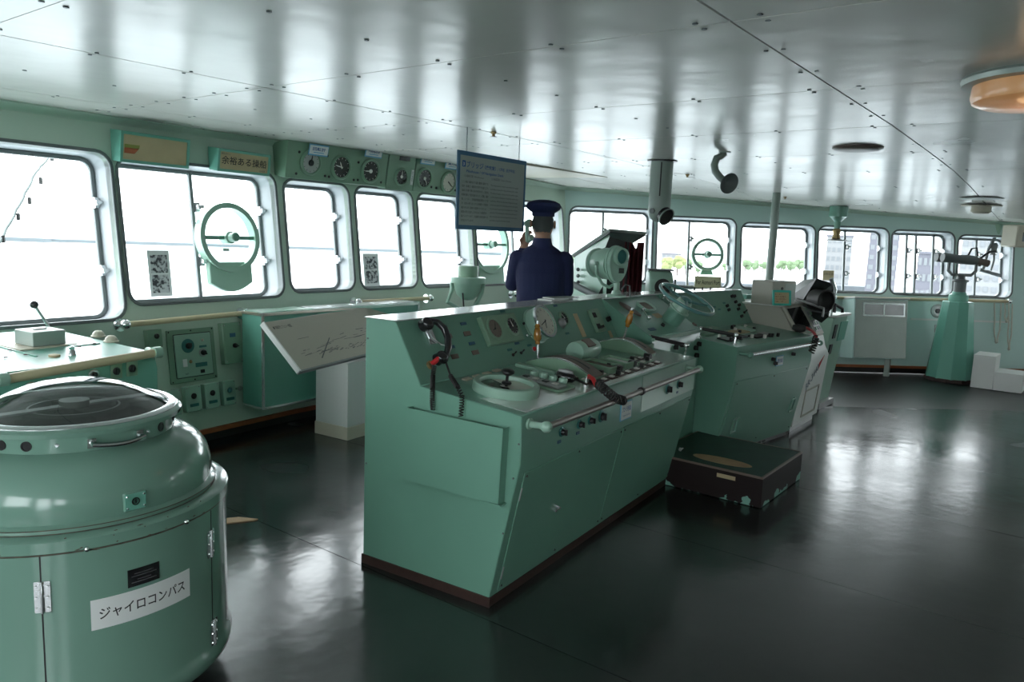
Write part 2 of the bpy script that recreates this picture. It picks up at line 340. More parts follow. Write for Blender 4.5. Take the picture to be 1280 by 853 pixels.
rects[3] = [((0.6, 0.0, 1.6, 0.85), []), ((1.9, 0.0, 2.9, 0.85), [])]  # unseen starboard windows, added to let in light
wall_names = ['wall_front', 'wall_centre', 'wall_forward_starboard', 'wall_starboard']
for i in range(4): wall_sheet(i, wall_names[i], 'wall_paint_right' if i >= 2 else 'wall_paint', [r for r, _ in rects[i]])
WREC = []; nwin = 0
def latch(fr, x, y, parent):
    b = MB(fr); b.box((x-.018, y-.035, -.19), (x+.012, y+.035, -.155)); b.cyl((x-.01, y-.01, -.155), (x-.01, y-.01, -.125), .012, n=10); b.box((x-.03, y-.012, -.13), (x+.02, y+.012, -.115))
    b.build('latch', 'bright_metal', parent)
for i in range(4):
    fr = WF[i]
    for r, mu in rects[i]:
        nwin += 1; x0, y0, x1, y1 = r; D = -.2
        b = MB(fr); b.ring(rrect(x0-.012, y0-.012, x1+.012, y1+.012, .1), rrect(x0, y0, x1, y1, .09), D-.02, .004)
        wo = b.build('window_%d' % nwin, 'reveal_paint'); wo['kind'] = 'structure'
        b = MB(fr); b.ring(rrect(x0-.022, y0-.022, x1+.022, y1+.022, .11), rrect(x0, y0, x1, y1, .09), 0, .012); b.build('rim', 'gasket', wo, bevel=.003)
        b = MB(fr); b.ring(rrect(x0, y0, x1, y1, .09), rrect(x0+.028, y0+.028, x1-.028, y1-.028, .065), D-.01, D+.02); b.build('frame', 'frame_grey', wo, bevel=.004)
        xs = [x0+.02]+[at(fr, *m_)[0] for m_ in mu]+[x1-.02]
        # mullions lie at the pane, 0.19 outwards of the facet surface
        if mu:
            fr2 = fr @ T(0, 0, -.19); xs = [x0+.02]+[at(fr2, *m_)[0] for m_ in mu]+[x1-.02]
        for k in range(len(xs)-1):
            b = MB(fr); b.prism([(xs[k], y0+.02), (xs[k+1], y0+.02), (xs[k+1], y1-.02), (xs[k], y1-.02)], D-.004, D+.002); b.build('pane', 'window_glass', wo)
        for x in xs[1:-1]:
            b = MB(fr); b.box((x-.014, y0+.01, D-.008), (x+.014, y1-.01, D+.024)); b.build('mullion', 'frame_grey', wo, bevel=.004)
            for t in (.3, .72): latch(fr, x+.03, y0+(y1-y0)*t, wo)
        for t in (.3, .72): latch(fr, x1-.015, y0+(y1-y0)*t, wo)
        WREC.append((i, r, wo))
# plan outline of the room at ceiling height, for clipping the ceiling and the floor
ROOM = [tuple(corner(k, CEIL, .04)) for k in range(5)]+[(12.5, -3.3), (-2.3, -3.3)]
def clip(poly, cl):
    out = poly; n = len(cl)
    area = sum(cl[i][0]*cl[(i+1) % n][1]-cl[(i+1) % n][0]*cl[i][1] for i in range(n)); sg = 1 if area > 0 else -1
    for i in range(n):
        a = cl[i]; b = cl[(i+1) % n]; src = out; out = []
        if not src: return []
        sd = lambda p: sg*((b[0]-a[0])*(p[1]-a[1])-(b[1]-a[1])*(p[0]-a[0]))
        for k in range(len(src)):
            p = src[k]; q = src[(k+1) % len(src)]; sp = sd(p); sq = sd(q)
            if sp >= 0: out.append(p)
            if (sp >= 0) != (sq >= 0): t = sp/(sp-sq); out.append((p[0]+(q[0]-p[0])*t, p[1]+(q[1]-p[1])*t))
    return out
gx = [-2.52+1.2*k for k in range(14)]; gy = [-3.75, -1.41, .932, 3.27, 4.62, 5.7]
b = MB()
for k in range(len(gx)-1):
    P = clip([(gx[k], -3.3), (gx[k+1], -3.3), (gx[k+1], 6), (gx[k], 6)], ROOM)
    if len(P) > 2:
        n = len(P); b.add([(x, y, cz(x)+.012) for x, y in P]+[(x, y, cz(x)+.06) for x, y in P], [tuple(range(n)), tuple(range(2*n-1, n-1, -1))]+[(i, n+i, n+(i+1) % n, (i+1) % n) for i in range(n)])
ceil = b.build('ceiling', 'black'); ceil['kind'] = 'structure'
rv = MB()
def gcl(x, y): return cz(x)
for k in range(len(gx)-1):
    for j in range(len(gy)-1):
        g = .0025; gyy = .005 if abs(gy[j+1]-.932) < .01 else g; gy0 = .005 if abs(gy[j]-.932) < .01 else g
        P = clip([(gx[k]+g, gy[j]+gy0), (gx[k+1]-g, gy[j]+gy0), (gx[k+1]-g, gy[j+1]-gyy), (gx[k]+g, gy[j+1]-gyy)], ROOM)
        if len(P) < 3: continue
        n = len(P); dz = random.uniform(-.001, .001)
        b = MB(); b.add([(x, y, cz(x)+dz) for x, y in P]+[(x, y, cz(x)+.013) for x, y in P], [tuple(range(n)), tuple(range(2*n-1, n-1, -1))]+[(i, n+i, n+(i+1) % n, (i+1) % n) for i in range(n)])
        b.build('ceiling_panel', 'ceiling_enamel', ceil)
        for q in range(5):
            for sx_ in (gx[k]+.035, gx[k+1]-.035):
                y = gy[j]+.1+(gy[j+1]-gy[j]-.2)*q/4; rv.cyl((sx_, y, cz(sx_)-.003), (sx_, y, cz(sx_)+.003), .009, n=6)
        for q in range(1, 3):
            for sy_ in (gy[j]+.03, gy[j+1]-.03):
                x = gx[k]+1.2*q/3; rv.cyl((x, sy_, cz(x)-.003), (x, sy_, cz(x)+.003), .008, n=6)
            x = gx[k]+1.2*q/3; y = (gy[j]+gy[j+1])/2; rv.cyl((x, y, cz(x)-.003), (x, y, cz(x)+.003), .009, n=6)
rv.build('ceiling_screws', 'gasket', ceil, kind='stuff')
# cove between front wall and deckhead
for i in range(4):
    b = MB(); n = 5; z = [cz(ROOM[i][0]), cz(ROOM[i+1][0])]; sec = [(-.02, -.05), (-.035, -.035), (-.06, -.015), (-.12, -.004), (-.12, .01), (.0, .01), (.0, -.05)]
    vs = []
    for e, k in enumerate((i, i+1)):
        for off, dz in sec:
            c = corner(k, z[e]+dz, off+.03); vs.append((c.x, c.y, z[e]+dz))
    m_ = len(sec); b.add(vs, [tuple(range(m_)), tuple(range(2*m_-1, m_-1, -1))]+[(q, q+m_, (q+1) % m_+m_, (q+1) % m_) for q in range(m_)])
    o = b.build('trim_%d' % (i+1), 'wall_paint'); o['kind'] = 'structure'
# floor: broad sheets of linoleum with narrow seams
fl = MB(); FP = [tuple(corner(k, 0, .1)) for k in range(5)]+[(12.6, -3.4), (-2.4, -3.4)]
fl.prism(FP, -.12, -.006); floor = fl.build('floor', 'black'); floor['kind'] = 'structure'
sxs = [-2.5]+[3.7+1.37*k for k in range(-4, 7)]
for j in range(len(sxs)-1):
    P = clip([(sxs[j]+.0018, -3.4), (sxs[j+1]-.0018, -3.4), (sxs[j+1]-.0018, 6), (sxs[j]+.0018, 6)], FP)
    if len(P) > 2: b = MB(); b.prism(P, -.006, random.uniform(0, .0008)); b.build('floor_sheet', 'lino_floor', floor)
# recessed dark kick and the red-brown trim under the wall sheets
b = MB()
for i in range(4):
    a0 = corner(i, .1, -.02+.06); a1 = corner(i+1, .1, -.02+.06); b0 = corner(i, .1, .12); b1 = corner(i+1, .1, .12)
    b.add([(a0.x, a0.y, 0), (a1.x, a1.y, 0), (b1.x, b1.y, 0), (b0.x, b0.y, 0), (a0.x, a0.y, .11), (a1.x, a1.y, .11), (b1.x, b1.y, .11), (b0.x, b0.y, .11)], [(0,1,2,3),(4,5,6,7),(0,1,5,4),(1,2,6,5),(2,3,7,6),(3,0,4,7)])
o = b.build('baseboard_front', 'rubber_black'); o['kind'] = 'structure'
b = MB()
for i in range(4):
    a0 = corner(i, .1, -.025); a1 = corner(i+1, .1, -.025); b0 = corner(i, .1, .05); b1 = corner(i+1, .1, .05)
    b.add([(a0.x, a0.y, .075), (a1.x, a1.y, .075), (b1.x, b1.y, .075), (b0.x, b0.y, .075), (a0.x, a0.y, .108), (a1.x, a1.y, .108), (b1.x, b1.y, .108), (b0.x, b0.y, .108)], [(0,1,2,3),(4,5,6,7),(0,1,5,4),(1,2,6,5),(2,3,7,6),(3,0,4,7)])
o = b.build('trim_9', 'red_trim'); o['kind'] = 'structure'
# aft wall and port wall, behind the camera, with unseen windows, the port ones enlarged to light the console end
def plain_wall(name, fr, w_, holes, m='wall_paint'):
    b = MB(fr); b.holed([(0, 0), (w_, 0), (w_, 2.45), (0, 2.45)], [rrect(*h, .06) for h in holes], -.06, 0); o = b.build(name, m); o['kind'] = 'structure'
    global nwin
    for h in holes:
        nwin += 1; b = MB(fr); b.ring(rrect(h[0]-.03, h[1]-.03, h[2]+.03, h[3]+.03, .08), rrect(*h, .06), -.08, .015); wo = b.build('window_%d' % nwin, 'frame_grey'); wo['kind'] = 'structure'
        b = MB(fr); b.prism(rrect(h[0]-.01, h[1]-.01, h[2]+.01, h[3]+.01, .06), -.05, -.045); b.build('pane', 'window_glass', wo)
plain_wall('wall_aft', frame((12.5, -3.25, 0), (-1, 0, 0), (0, 0, 1)), 14.8, [(2.2, 1.0, 3.0, 1.9)])
plain_wall('wall_port', frame((-2.25, -3.25, 0), (0, 1, 0), (0, 0, 1)), 8.1, [(.5, .9, 1.7, 2.05), (2.1, .12, 3.2, 2.05), (3.6, .9, 4.9, 2.05), (5.2, .9, 6.8, 2.05)])
# ================================================================== OUTSIDE
sea = MB(); sea.box((-3000, -3000, -13.2), (3000, 3000, -13)); tag(sea.build('sea', 'sea'), 'pale calm harbour water stretching beyond the windows', 'water', kind='stuff')
def far(px, py, z): p = on_z(px, py, z); return Vector((p.x, p.y))
a = far(-200, 291.5, -12); c = far(330, 308, -12)
def wallseg(name, p, q, th, z0, z1, m, label, cat, group=None):
    d = (q-p).normalized(); n = Vector((-d.y, d.x))*th; b = MB(); M = T(p.x, p.y, z0)
    b.add([(p.x, p.y, z0), (q.x, q.y, z0), (q.x+n.x, q.y+n.y, z0), (p.x+n.x, p.y+n.y, z0), (p.x, p.y, z1), (q.x, q.y, z1), (q.x+n.x, q.y+n.y, z1), (p.x+n.x, p.y+n.y, z1)], [(0,3,2,1),(4,5,6,7),(0,1,5,4),(1,2,6,5),(2,3,7,6),(3,0,4,7)])
    return tag(b.build(name, m, at=M), label, cat, group)
wallseg('breakwater', a, far(55, 301, -12), 8, -13, -10.8, 'concrete', 'distant breakwater low on the water behind the leftmost window', 'breakwater')
wallseg('breakwater', far(45, 300, -12), far(720, 320.5, -12), 8, -13, -11.2, 'concrete', 'long thin breakwater seen through the middle front windows', 'breakwater')
qa = far(800, 352, -11.5); qb = far(1500, 366, -11.5)
q0 = far(700, 335, -11.5)
b = MB(); P = [far(795, 351, -11.5), far(1600, 372, -11.5), far(1500, 318+20, -11.5)*1.6, far(800, 322, -11.5)]
b.prism([tuple(p) for p in P], -13, -11.5); tag(b.build('quay', 'quay', at=T(P[0].x, P[0].y, -13)), 'pale concrete quay across the water beyond the right windows', 'quay')
def shed(px0, px1, py, h, m, label, cat, z=-11.5, th=10, name='warehouse', group=None):
    return wallseg(name, far(px0, py, z), far(px1, py+(px1-px0)*.04, z), th, z, z+h, m, label, cat, group)
shed(826, 1012, 358, 1.6, 'dark_slate', 'low dark ribbed harbour wall beyond the window with the round wiper disc', 'wall', name='harbour_wall')
shed(1026, 1112, 366, 2.2, 'dark_slate', 'low dark harbour wall outside the window behind the black radar hood', 'wall', name='harbour_wall')
def tree(px, py, h, m, label, z=-11.5):
    p = far(px, py, z); M = T(p.x, p.y, z); root = thing('tree', label, 'tree', M, 'trees on the far quay')
    b = MB(M); b.cyl((0,0,0), (0,0,h*.5), h*.03, n=6); b.build('trunk', 'brown_kick', root); b = MB(M)
    for k in range(9): b.sph((random.uniform(-.2,.2)*h, random.uniform(-.2,.2)*h, h*random.uniform(.42,.78)), h*random.uniform(.14,.22), n=8)
    b.build('crown', m, root)
for px, py, h, m, lb in ((718, 336, 6, 'tree_green', 'low green tree seen through the window above the curtained radar, left one'), (731, 336, 5, 'tree_green', 'low green tree seen above the curtained radar, right one of two'),
  (832, 346, 8, 'tree_yellow', 'yellow green tree left of the round wiper disc, leftmost'), (846, 345.2, 8.5, 'tree_yellow', 'larger yellow green tree between the window frame and its mullion'), (857, 344, 7, 'tree_green', 'green tree right behind the mullion left of the round wiper disc'),
  (872, 346, 6.5, 'tree_green', 'green tree partly hidden by the round wiper disc'), (908, 347, 6, 'tree_green', 'green tree just right of the round wiper disc'), (931, 343, 7, 'tree_green', 'green tree at the left side of the window crossed by the pole'),
  (942, 342, 7, 'tree_green', 'green tree left of the pole, second from the window edge'), (953, 343, 6.5, 'tree_green', 'green tree directly left of the pole'), (976, 342, 7, 'tree_green', 'green tree directly right of the pole'), (988, 343, 7, 'tree_green', 'green tree in the middle right of the pole window'), (999, 342, 7.5, 'tree_green', 'green tree nearest the right edge of the pole window')):
    tree(px, py, h, m, lb)
def block(px0, px1, ybase, ytop, dist, m, label, floors, cols, name='apartment_block'):
    d0 = ray(px0, ybase); d1 = ray(px1, ybase); s0 = dist/math.hypot(d0.x, d0.y); s1 = dist/math.hypot(d1.x, d1.y)
    p = EYE+d0*s0; q = EYE+d1*s1; zt = (EYE+ray((px0+px1)/2, ytop)*((s0+s1)/2)).z; zb = -11.5
    u = Vector((q.x-p.x, q.y-p.y, 0)); W_ = u.length; fr = frame((p.x, p.y, zb), u, (0, 0, 1)); H_ = zt-zb
    root = thing(name, label, 'building', fr)
    b = MB(fr); b.box((0, 0, -12), (W_, H_, 0)); b.build('facade', m, root)
    b = MB(fr); b.box((-.3, H_, -12.3), (W_+.3, H_+.5, .3)); b.build('roof', 'facade_dark', root)
    for f in range(floors):
        for c_ in range(cols):
            x = W_*(c_+.2)/cols; y = H_*(f+.3)/floors; b = MB(fr); b.box((x, y, -.1), (x+W_*.6/cols, y+H_*.45/floors, .12)); b.build('window', 'pane_far', root)
    return root
block(1083, 1120, 340, 291, 210, 'facade_dark', 'dark tall building outside the window right of the ceiling fan lamp', 7, 4)
block(1030, 1062, 342, 296, 260, 'facade_pale', 'pale building seen left of the dark tall one outside', 6, 5)
block(1145, 1185, 345, 318, 170, 'facade_dark', 'low grey building outside the window with three bars', 4, 6)
block(1195, 1290, 368, 285, 120, 'facade_pale', 'large pale apartment building filling the rightmost window', 11, 9)
block(826, 850, 334, 318, 420, 'facade_pale', 'faint far building left of the round wiper disc', 3, 4)
# string of bulbs outside the leftmost window
f0 = WF[0] @ T(0, 0, -1.2)
P = [at(f0, *p) for p in ((-30, 350), (0, 302), (25, 255), (45, 215), (63, 195), (85, 160))]; b = MB(f0)
M = f0 @ T(P[0][0], P[0][1]); st = thing('bulb_string', 'string of small dark bulbs slanting outside the leftmost window', 'string lights', M)
pts = []
for (x0, y0), (x1, y1) in zip(P, P[1:]):
    for k in range(6): t = k/6; pts.append((x0+(x1-x0)*t+.004*math.sin(k*2.1), y0+(y1-y0)*t, .004*math.cos(k*2)))
b.tube(pts, .01, n=5); b.build('cord', 'gasket', st)
for px, py in ((65, 198), (51, 227), (37, 252), (23, 272), (4, 300)):
    x, y = at(f0, px, py); b = MB(f0); b.cyl((x, y+.03, 0), (x, y-.02, 0), .014, n=8); b.build('socket', 'black', st)
    b = MB(f0); b.sph((x, y-.04, 0), .018, n=8); b.build('bulb', 'cream', st)
# ================================================================== SMALL FITTINGS
def panel(fr, x0, y0, x1, y1, h, m, parent, name='panel', bevel=.003, z=0, r=None):
    b = MB(fr); b.prism(rrect(x0, y0, x1, y1, r) if r else [(x0, y0), (x1, y0), (x1, y1), (x0, y1)], z, z+h); return b.build(name, m, parent, bevel=bevel)
def pp(fr, a, c, h, m, parent, name='panel', bevel=.003, z=0, r=None):      # panel spanned by two sight lines
    x0, y0 = at(fr, *a); x1, y1 = at(fr, *c); return panel(fr, min(x0, x1), min(y0, y1), max(x0, x1), max(y0, y1), h, m, parent, name, bevel, z, r)
def plate(fr, p, w_, h, m, parent, name='label_plate', t=.003):
    x, y = at(fr, *p) if max(p) > 30 else p; return panel(fr, x-w_/2, y-h/2, x+w_/2, y+h/2, t, m, parent, name, .0008)
def knob(fr, p, r, parent, m='black', h=.02, name='knob', base=None, ang=0):
    x, y = at(fr, *p) if max(p) > 30 else p
    b = MB(fr @ T(x, y) @ RZ(ang)); b.lathe([(r, 0), (r, h*.45), (r*.8, h*.6), (r*.75, h*.7)], 14); b.cb((0, 0, h*.75), (r*.42, r*1.7, h*.5)); k = b.build(name, m, parent, bevel=.001)
    if base:
        b = MB(fr @ T(x, y)); b.lathe([(r*1.55, 0), (r*1.55, .003), (r*1.3, .005)], 18); b.build('collar', base, k)
    return k
def toggle(fr, p, parent, m='black', s=1.0, name='toggle_switch'):
    x, y = at(fr, *p) if max(p) > 30 else p
    b = MB(fr @ T(x, y)); b.lathe([(.009*s, 0), (.009*s, .006*s), (.006*s, .009*s)], 8); b.cyl((0, 0, .006*s), (0, .008*s, .03*s), .003*s, .005*s, 8); return b.build(name, m, parent)
def gauge(fr, p, r, parent, face='dial_black', bezel='sage_paint', ndl=(90,), h=.012, nm='mark_white', ticks=12, name='gauge', hub=None):
    x, y = at(fr, *p) if max(p) > 30 else p; F = fr @ T(x, y)
    b = MB(F); b.lathe([(r*1.22, 0), (r*1.22, h*.6), (r*1.12, h), (r, h), (r, h*.35), (0.0001, h*.35)], 28); g = b.build(name, bezel, parent)
    b = MB(F); b.lathe([(r*.97, h*.36), (r*.97, h*.45), (0.0001, h*.45)], 28); b.build('dial', face, g)
    b = MB(F)
    for k in range(ticks):
        a = 2*PI*k/ticks; b2 = MB(F @ RZ(a)); b2.box((r*.76, -r*.018, h*.45), (r*.9, r*.018, h*.5)); b.v += []; q = len(b.v); b.v += b2.v; b.f += [tuple(i+q for i in f) for f in b2.f]
    for k in range(8):
        a = 2*PI*k/8+.2; b2 = MB(F); b2.cyl((r*1.17*math.cos(a), r*1.17*math.sin(a), h*.5), (r*1.17*math.cos(a), r*1.17*math.sin(a), h*.85), r*.03, n=6); 
    if ticks: b.build('marks', nm, g, smooth=1)
    for i, a in enumerate(ndl):
        a = math.radians(a); b = MB(F @ RZ(a)); L = r*(.8 if i == 0 else .55); b.prism([(-r*.15, -r*.05), (L*.7, -r*.045), (L, 0), (L*.7, r*.045), (-r*.15, r*.05)], h*.55, h*.65); b.build('needle', nm, g)
    b = MB(F); b.cyl((0, 0, h*.45), (0, 0, h*.75), r*(hub or .12), n=12); b.build('hub', nm, g)
    return g
def screws(fr, pts, parent, m='dull_steel', r=.006, name='screw'):
    for x, y in pts:
        b = MB(fr); b.cyl((x, y, 0), (x, y, .004), r, r*.6, 8); b.build(name, m, parent)
def rail(pts, r, m, label, cat, M, ends='bright_metal', standoff=None, name='handrail', root=None, tubename='rail'):
    rt = root or thing(name, label, cat, M); b = MB(); b.tube(pts, r, 14); b.build(tubename, m, rt)
    for e, o in ((pts[0], standoff[0]), (pts[-1], standoff[1])):
        e = Vector(e); o = Vector(o); b = MB(); b.sph(e, r*1.75, 14); b.cyl(e, o, r*.9, n=12); d = (o-e).normalized(); b.cyl(o-d*.012, o, r*2.2, n=16); b.build('bracket', ends, rt)
    return rt
def coil(path, R, r, turns, m, parent, name='coiled_cord', n=6, per=9):
    P = [Vector(p) for p in path]; L = [0]
    for a, b_ in zip(P, P[1:]): L.append(L[-1]+(b_-a).length)
    def pos(t):
        d = t*L[-1]
        for i in range(len(P)-1):
            if d <= L[i+1] or i == len(P)-2: return P[i].lerp(P[i+1], (d-L[i])/max(1e-9, L[i+1]-L[i])), (P[i+1]-P[i]).normalized()
    pts = []; N = turns*per; a = None
    for k in range(N+1):
        p, d = pos(k/N); a = d.orthogonal().normalized() if a is None else (a-d*a.dot(d)).normalized(); c = d.cross(a); t = 2*PI*k/per
        pts.append(p+(a*math.cos(t)+c*math.sin(t))*R)
    b = MB(); b.tube(pts, r, n); return b.build(name, m, parent)
# ================================================================== GYRO COMPASS
GX, GY = 1.088, 2.631; G = T(GX, GY); gy_ = thing('gyro_compass', 'large round green gyro compass binnacle with domed glass top and white name label', 'gyro compass', G)
def lz(prof, name, m, parent, n=72, caps=True, **k): b = MB(G); b.lathe(prof, n, caps=caps); return b.build(name, m, parent, smooth=50, **k)
lz([(.36, 0), (.36, .07), (.40, .075), (.455, .085), (.478, .11), (.484, .14), (.476, .16), (.47, .18), (.47, .665), (.001, .665)], 'drum', 'gyro_paint', gy_)
lz([(.47, .655), (.476, .66), (.476, .692), (.468, .698), (.415, .698), (.415, .665)], 'drum_rim', 'gyro_paint', gy_)
lz([(.4335, .6985), (.4345, .7), (.4335, .7015)], 'lip_seam', 'rust_edge', gy_, caps=False)
lz([(.4705, .652), (.4722, .654), (.4722, .6565), (.4705, .6585)], 'rim_seam', 'rust_edge', gy_, caps=False)
lz([(.4362, .712), (.4368, .7135), (.4362, .715)], 'dome_seam', 'rust_edge', gy_, caps=False)
lz([(.432, .698), (.434, .712), (.426, .718), (.418, .722), (.423, .75), (.42, .785), (.408, .822), (.385, .857), (.352, .882), (.315, .896), (.302, .9)], 'dome', 'gyro_paint', gy_, caps=False)
lz([(.3, .9), (.3, .945), (.325, .952), (.328, .966), (.318, .974), (.292, .978)], 'neck', 'gyro_paint', gy_, caps=False)
lz([(.312, .972), (.314, .978), (.305, .984), (.288, .984), (.288, .976)], 'glass_clamp_ring', 'bright_metal', gy_, caps=False)
lz([(.29, .979), (.262, .997), (.225, 1.012), (.19, 1.03), (.15, 1.047), (.1, 1.06), (.05, 1.066), (.001, 1.068)], 'glass_dome', 'dome_glass', gy_)
cd = lz([(.275, .93), (.27, .96), (.24, .962), (.235, .93), (.17, .93), (.165, .975), (.13, .98), (.125, .95), (.001, .95)], 'compass_card', 'dull_steel', gy_)
b = MB(G); b.box((-.26, -.02, .965), (.26, .02, .985)); b.box((-.02, -.2, .96), (.02, .2, .978)); b.cyl((0,0,.95), (0,0,1.0), .045, n=20); b.build('gimbal_arm', 'dull_steel', cd)
for a in (-152, -137.6, -66+8, -30):
    a = math.radians(a); F = frame((GX+.3*math.cos(a), GY+.3*math.sin(a), .925), (-math.sin(a), math.cos(a), 0), (0, 0, 1)); b = MB(F); b.lathe([(.0155, -.001), (.0155, .003), (.012, .003), (.012, .001), (.0001, .001)], 16); b.build('vent_hole', 'black', gy_)
for a in (-122, -70, -160):
    a = math.radians(a); F = frame((GX+.3*math.cos(a), GY+.3*math.sin(a), .925), (-math.sin(a), math.cos(a), 0), (0, 0, 1)); screws(F, [(0, 0)], gy_, 'bright_metal', .007)
def cylp(a, z, rr): a = math.radians(a); return (GX+rr*math.cos(a), GY+rr*math.sin(a), z)
b = MB(); b.tube([cylp(-104.8, .928, .302), cylp(-104.8, .926, .325)]+[cylp(-104.8+27*k/8, .924-.006*math.sin(PI*k/8), .33+.008*math.sin(PI*k/8)) for k in range(9)]+[cylp(-77.7, .922, .325), cylp(-77.7, .924, .302)], .007, 8)
for a in (-104.8, -77.7): F = frame(cylp(a, .925, .3), (-math.sin(math.radians(a)), math.cos(math.radians(a)), 0), (0, 0, 1)); b2 = MB(F); b2.cb((0, 0, .004), (.024, .03, .01)); q = len(b.v); b.v += b2.v; b.f += [tuple(i+q for i in f) for f in b2.f]
b.build('carry_handle', 'chrome', gy_)
# curved sheets on the drum
def curved(a0, a1, z0, z1, rr, th, m, name, parent, n=16):
    b = MB(); vs = []
    for k in range(n+1):
        a = a0+(a1-a0)*k/n
        for q in ((z0, rr), (z1, rr), (z1, rr+th), (z0, rr+th)): vs.append(cylp(a, q[0], q[1]))
    fs = [tuple(range(4)), tuple(range(4*n+3, 4*n-1, -1))]+[(4*k+j, 4*k+(j+1) % 4, 4*k+4+(j+1) % 4, 4*k+4+j) for k in range(n) for j in range(4)]
    b.add(vs, fs); return b.build(name, m, parent)
curved(-110.2, -73, .405, .498, .4705, .0012, 'paper', 'name_label', gy_)
def wrap(p): return p
TF = Matrix()
text(TF, 'ジャイロコンパス', 0, 0, .039, 'ink', gy_, 'name_lettering', wmax=.262, bold=.012,
     bend=lambda p: cylp(-91.6+math.degrees((p[0]-.131)/.47), .437+p[1], .4722), kind=None)
curved(-98, -86.5, .51, .565, .4705, .002, 'gloss_black', 'maker_plate', gy_, 6)
for k, (z, wd) in enumerate(((.549, 7), (.541, 9), (.53, 5), (.522, 9))): curved(-92.2-wd/2, -92.2+wd/2, z, z+.0018, .4726, .0004, 'dull_steel', 'plate_line', gy_, 4)
rc_ = random.Random(9); b = MB()
for k in range(46):
    a = rc_.uniform(-165, -62); z = rc_.choice([.664, .69, .7005, .655])+rc_.uniform(-.004, .004); w_ = rc_.uniform(.4, 2.6); hh = rc_.uniform(.001, .0035); r0 = .4765 if .66 < z < .692 else .4712
    b.add([cylp(a, z, r0), cylp(a+w_*.4, z-hh*.6, r0), cylp(a+w_, z+hh*.2, r0), cylp(a+w_*.6, z+hh, r0), cylp(a, z, r0-.002), cylp(a+w_*.4, z-hh*.6, r0-.002), cylp(a+w_, z+hh*.2, r0-.002), cylp(a+w_*.6, z+hh, r0-.002)], [(0,1,2,3),(7,6,5,4),(0,4,5,1),(1,5,6,2),(2,6,7,3),(3,7,4,0)])
b.build('paint_chips', 'rust_edge', gy_, kind='stuff', smooth=1)
def seam(a, z0, z1): curved(a-.25, a+.25, z0, z1, .4695, .0012, 'black', 'door_seam', gy_, 1)
seam(-124.8, .2, .655); curved(-165, -124.8, .652, .655, .4695, .0012, 'black', 'door_seam', gy_, 10); seam(-58.5, .2, .65)
def hinge(a, zc):
    F = frame(cylp(a, zc, .4705), (-math.sin(math.radians(a)), math.cos(math.radians(a)), 0), (0, 0, 1)); b = MB(F); b.prism(rrect(-.021, -.047, .021, .047, .004), 0, .0025); b.cyl((0, -.047, .004), (0, .047, .004), .0055, n=8)
    h = b.build('hinge', 'bright_metal', gy_, bevel=.0006); screws(F @ T(0, 0, .0025), [(sx_, q) for sx_ in (-.014, .014) for q in (-.033, 0, .033)], h, 'chrome', .0045, 'rivet')
hinge(-124.5, .532); hinge(-59.3, .537); hinge(-57.8, .213)
for a, z in ((-110.6, .665), (-74.6, .665)):
    F = frame(cylp(a, z-.005, .474), (-math.sin(math.radians(a)), math.cos(math.radians(a)), 0), (0, 0, 1)); b = MB(F); b.lathe([(.009, 0), (.009, .003), (.006, .008), (.001, .01)], 12); b.build('dome_bolt', 'chrome', gy_)
a = -92; F = frame(cylp(a, .758, .421), (-math.sin(math.radians(a)), math.cos(math.radians(a)), 0), (0, 0.03, 1)); b = MB(F); b.prism(rrect(-.034, -.03, .034, .03, .006), -.03, .004); b.build('lock_block', 'gyro_paint', gy_, bevel=.003)
b = MB(F); b.prism(rrect(-.031, -.025, .031, .025, .003), .004, .0065); lk = b.build('lock_plate', 'teal_paint', gy_); b = MB(F @ T(0, 0, .0065)); b.lathe([(.012, 0), (.012, .002), (.0095, .002), (.0095, .0)], 18); b.cb((0, .001, .001), (.003, .012, .003)); b.build('keyhole', 'black', lk)
screws(F @ T(0, 0, .0065), [(-.025, -.018), (.025, -.018), (-.025, .018), (.025, .018)], lk, 'chrome', .004)
# ================================================================== LEFT CONTROL DESK UNDER THE FIRST WINDOW
b0 = on_z(192, 438, .93); e = Vector((1.85, 3.83)); 
DM = T(-.15, 3.62) @ RZ(math.radians(5.5)); dk = thing('control_desk', 'green metal control desk with wooden grab rail under the leftmost window', 'desk', DM)
DL = 2.16
b = MB(DM); b.side([(0, .1), (0, .83), (.02, .905), (.9, .925), (1.12, .925), (1.0, .1)], 0, DL); b.build('body', 'teal_paint', dk, bevel=.004)
b = MB(DM); b.side([(.06, 0), (.06, .1), (1.0, .1), (1.0, 0)], .03, DL-.03); b.build('plinth', 'rubber_black', dk)
TF_ = frame(DM @ Vector((0, .02, .906)), DM.col[0].to_3d(), DM.to_3x3() @ Vector((0, .88, .02)))
b = MB(TF_); b.prism([(-.01, -.03), (DL+.01, -.03), (DL+.01, 1.06), (-.01, 1.06)], 0, .006); b.build('desk_top', 'teal_paint', dk, bevel=.002)
TT = TF_ @ T(0, 0, .006)
pp(TT, (-40, 424), (48, 446), .005, 'teal_paint', dk, 'access_plate'); 
x0, y0 = at(TT, 82, 432); x1, y1 = at(TT, 134, 432); panel(TT, x0, y0-.06, x1, y0+.3, .005, 'teal_paint', dk, 'access_plate')
screws(TT @ T(0, 0, .005), [at(TT, *p) for p in ((12, 439), (32, 445), (7, 448.5), (99, 435), (118, 431))], dk, 'brown_kick', .011, 'bolt_head')
x, y = at(TT, 57, 433); F = TT @ T(x, y) @ RZ(.05)
b = MB(F); b.prism(rrect(-.16, -.06, .14, .14, .01), 0, .008); b.build('switch_base', 'cream', dk)
b = MB(F); b.prism(rrect(-.085, -.04, .085, .13, .006), .008, .085); b.build('switch_box', 'steel_plate', dk, bevel=.004)
b = MB(F); b.box((-.03, .04, .085), (.03, .06, .09)); b.build('box_slot', 'dull_steel', dk)
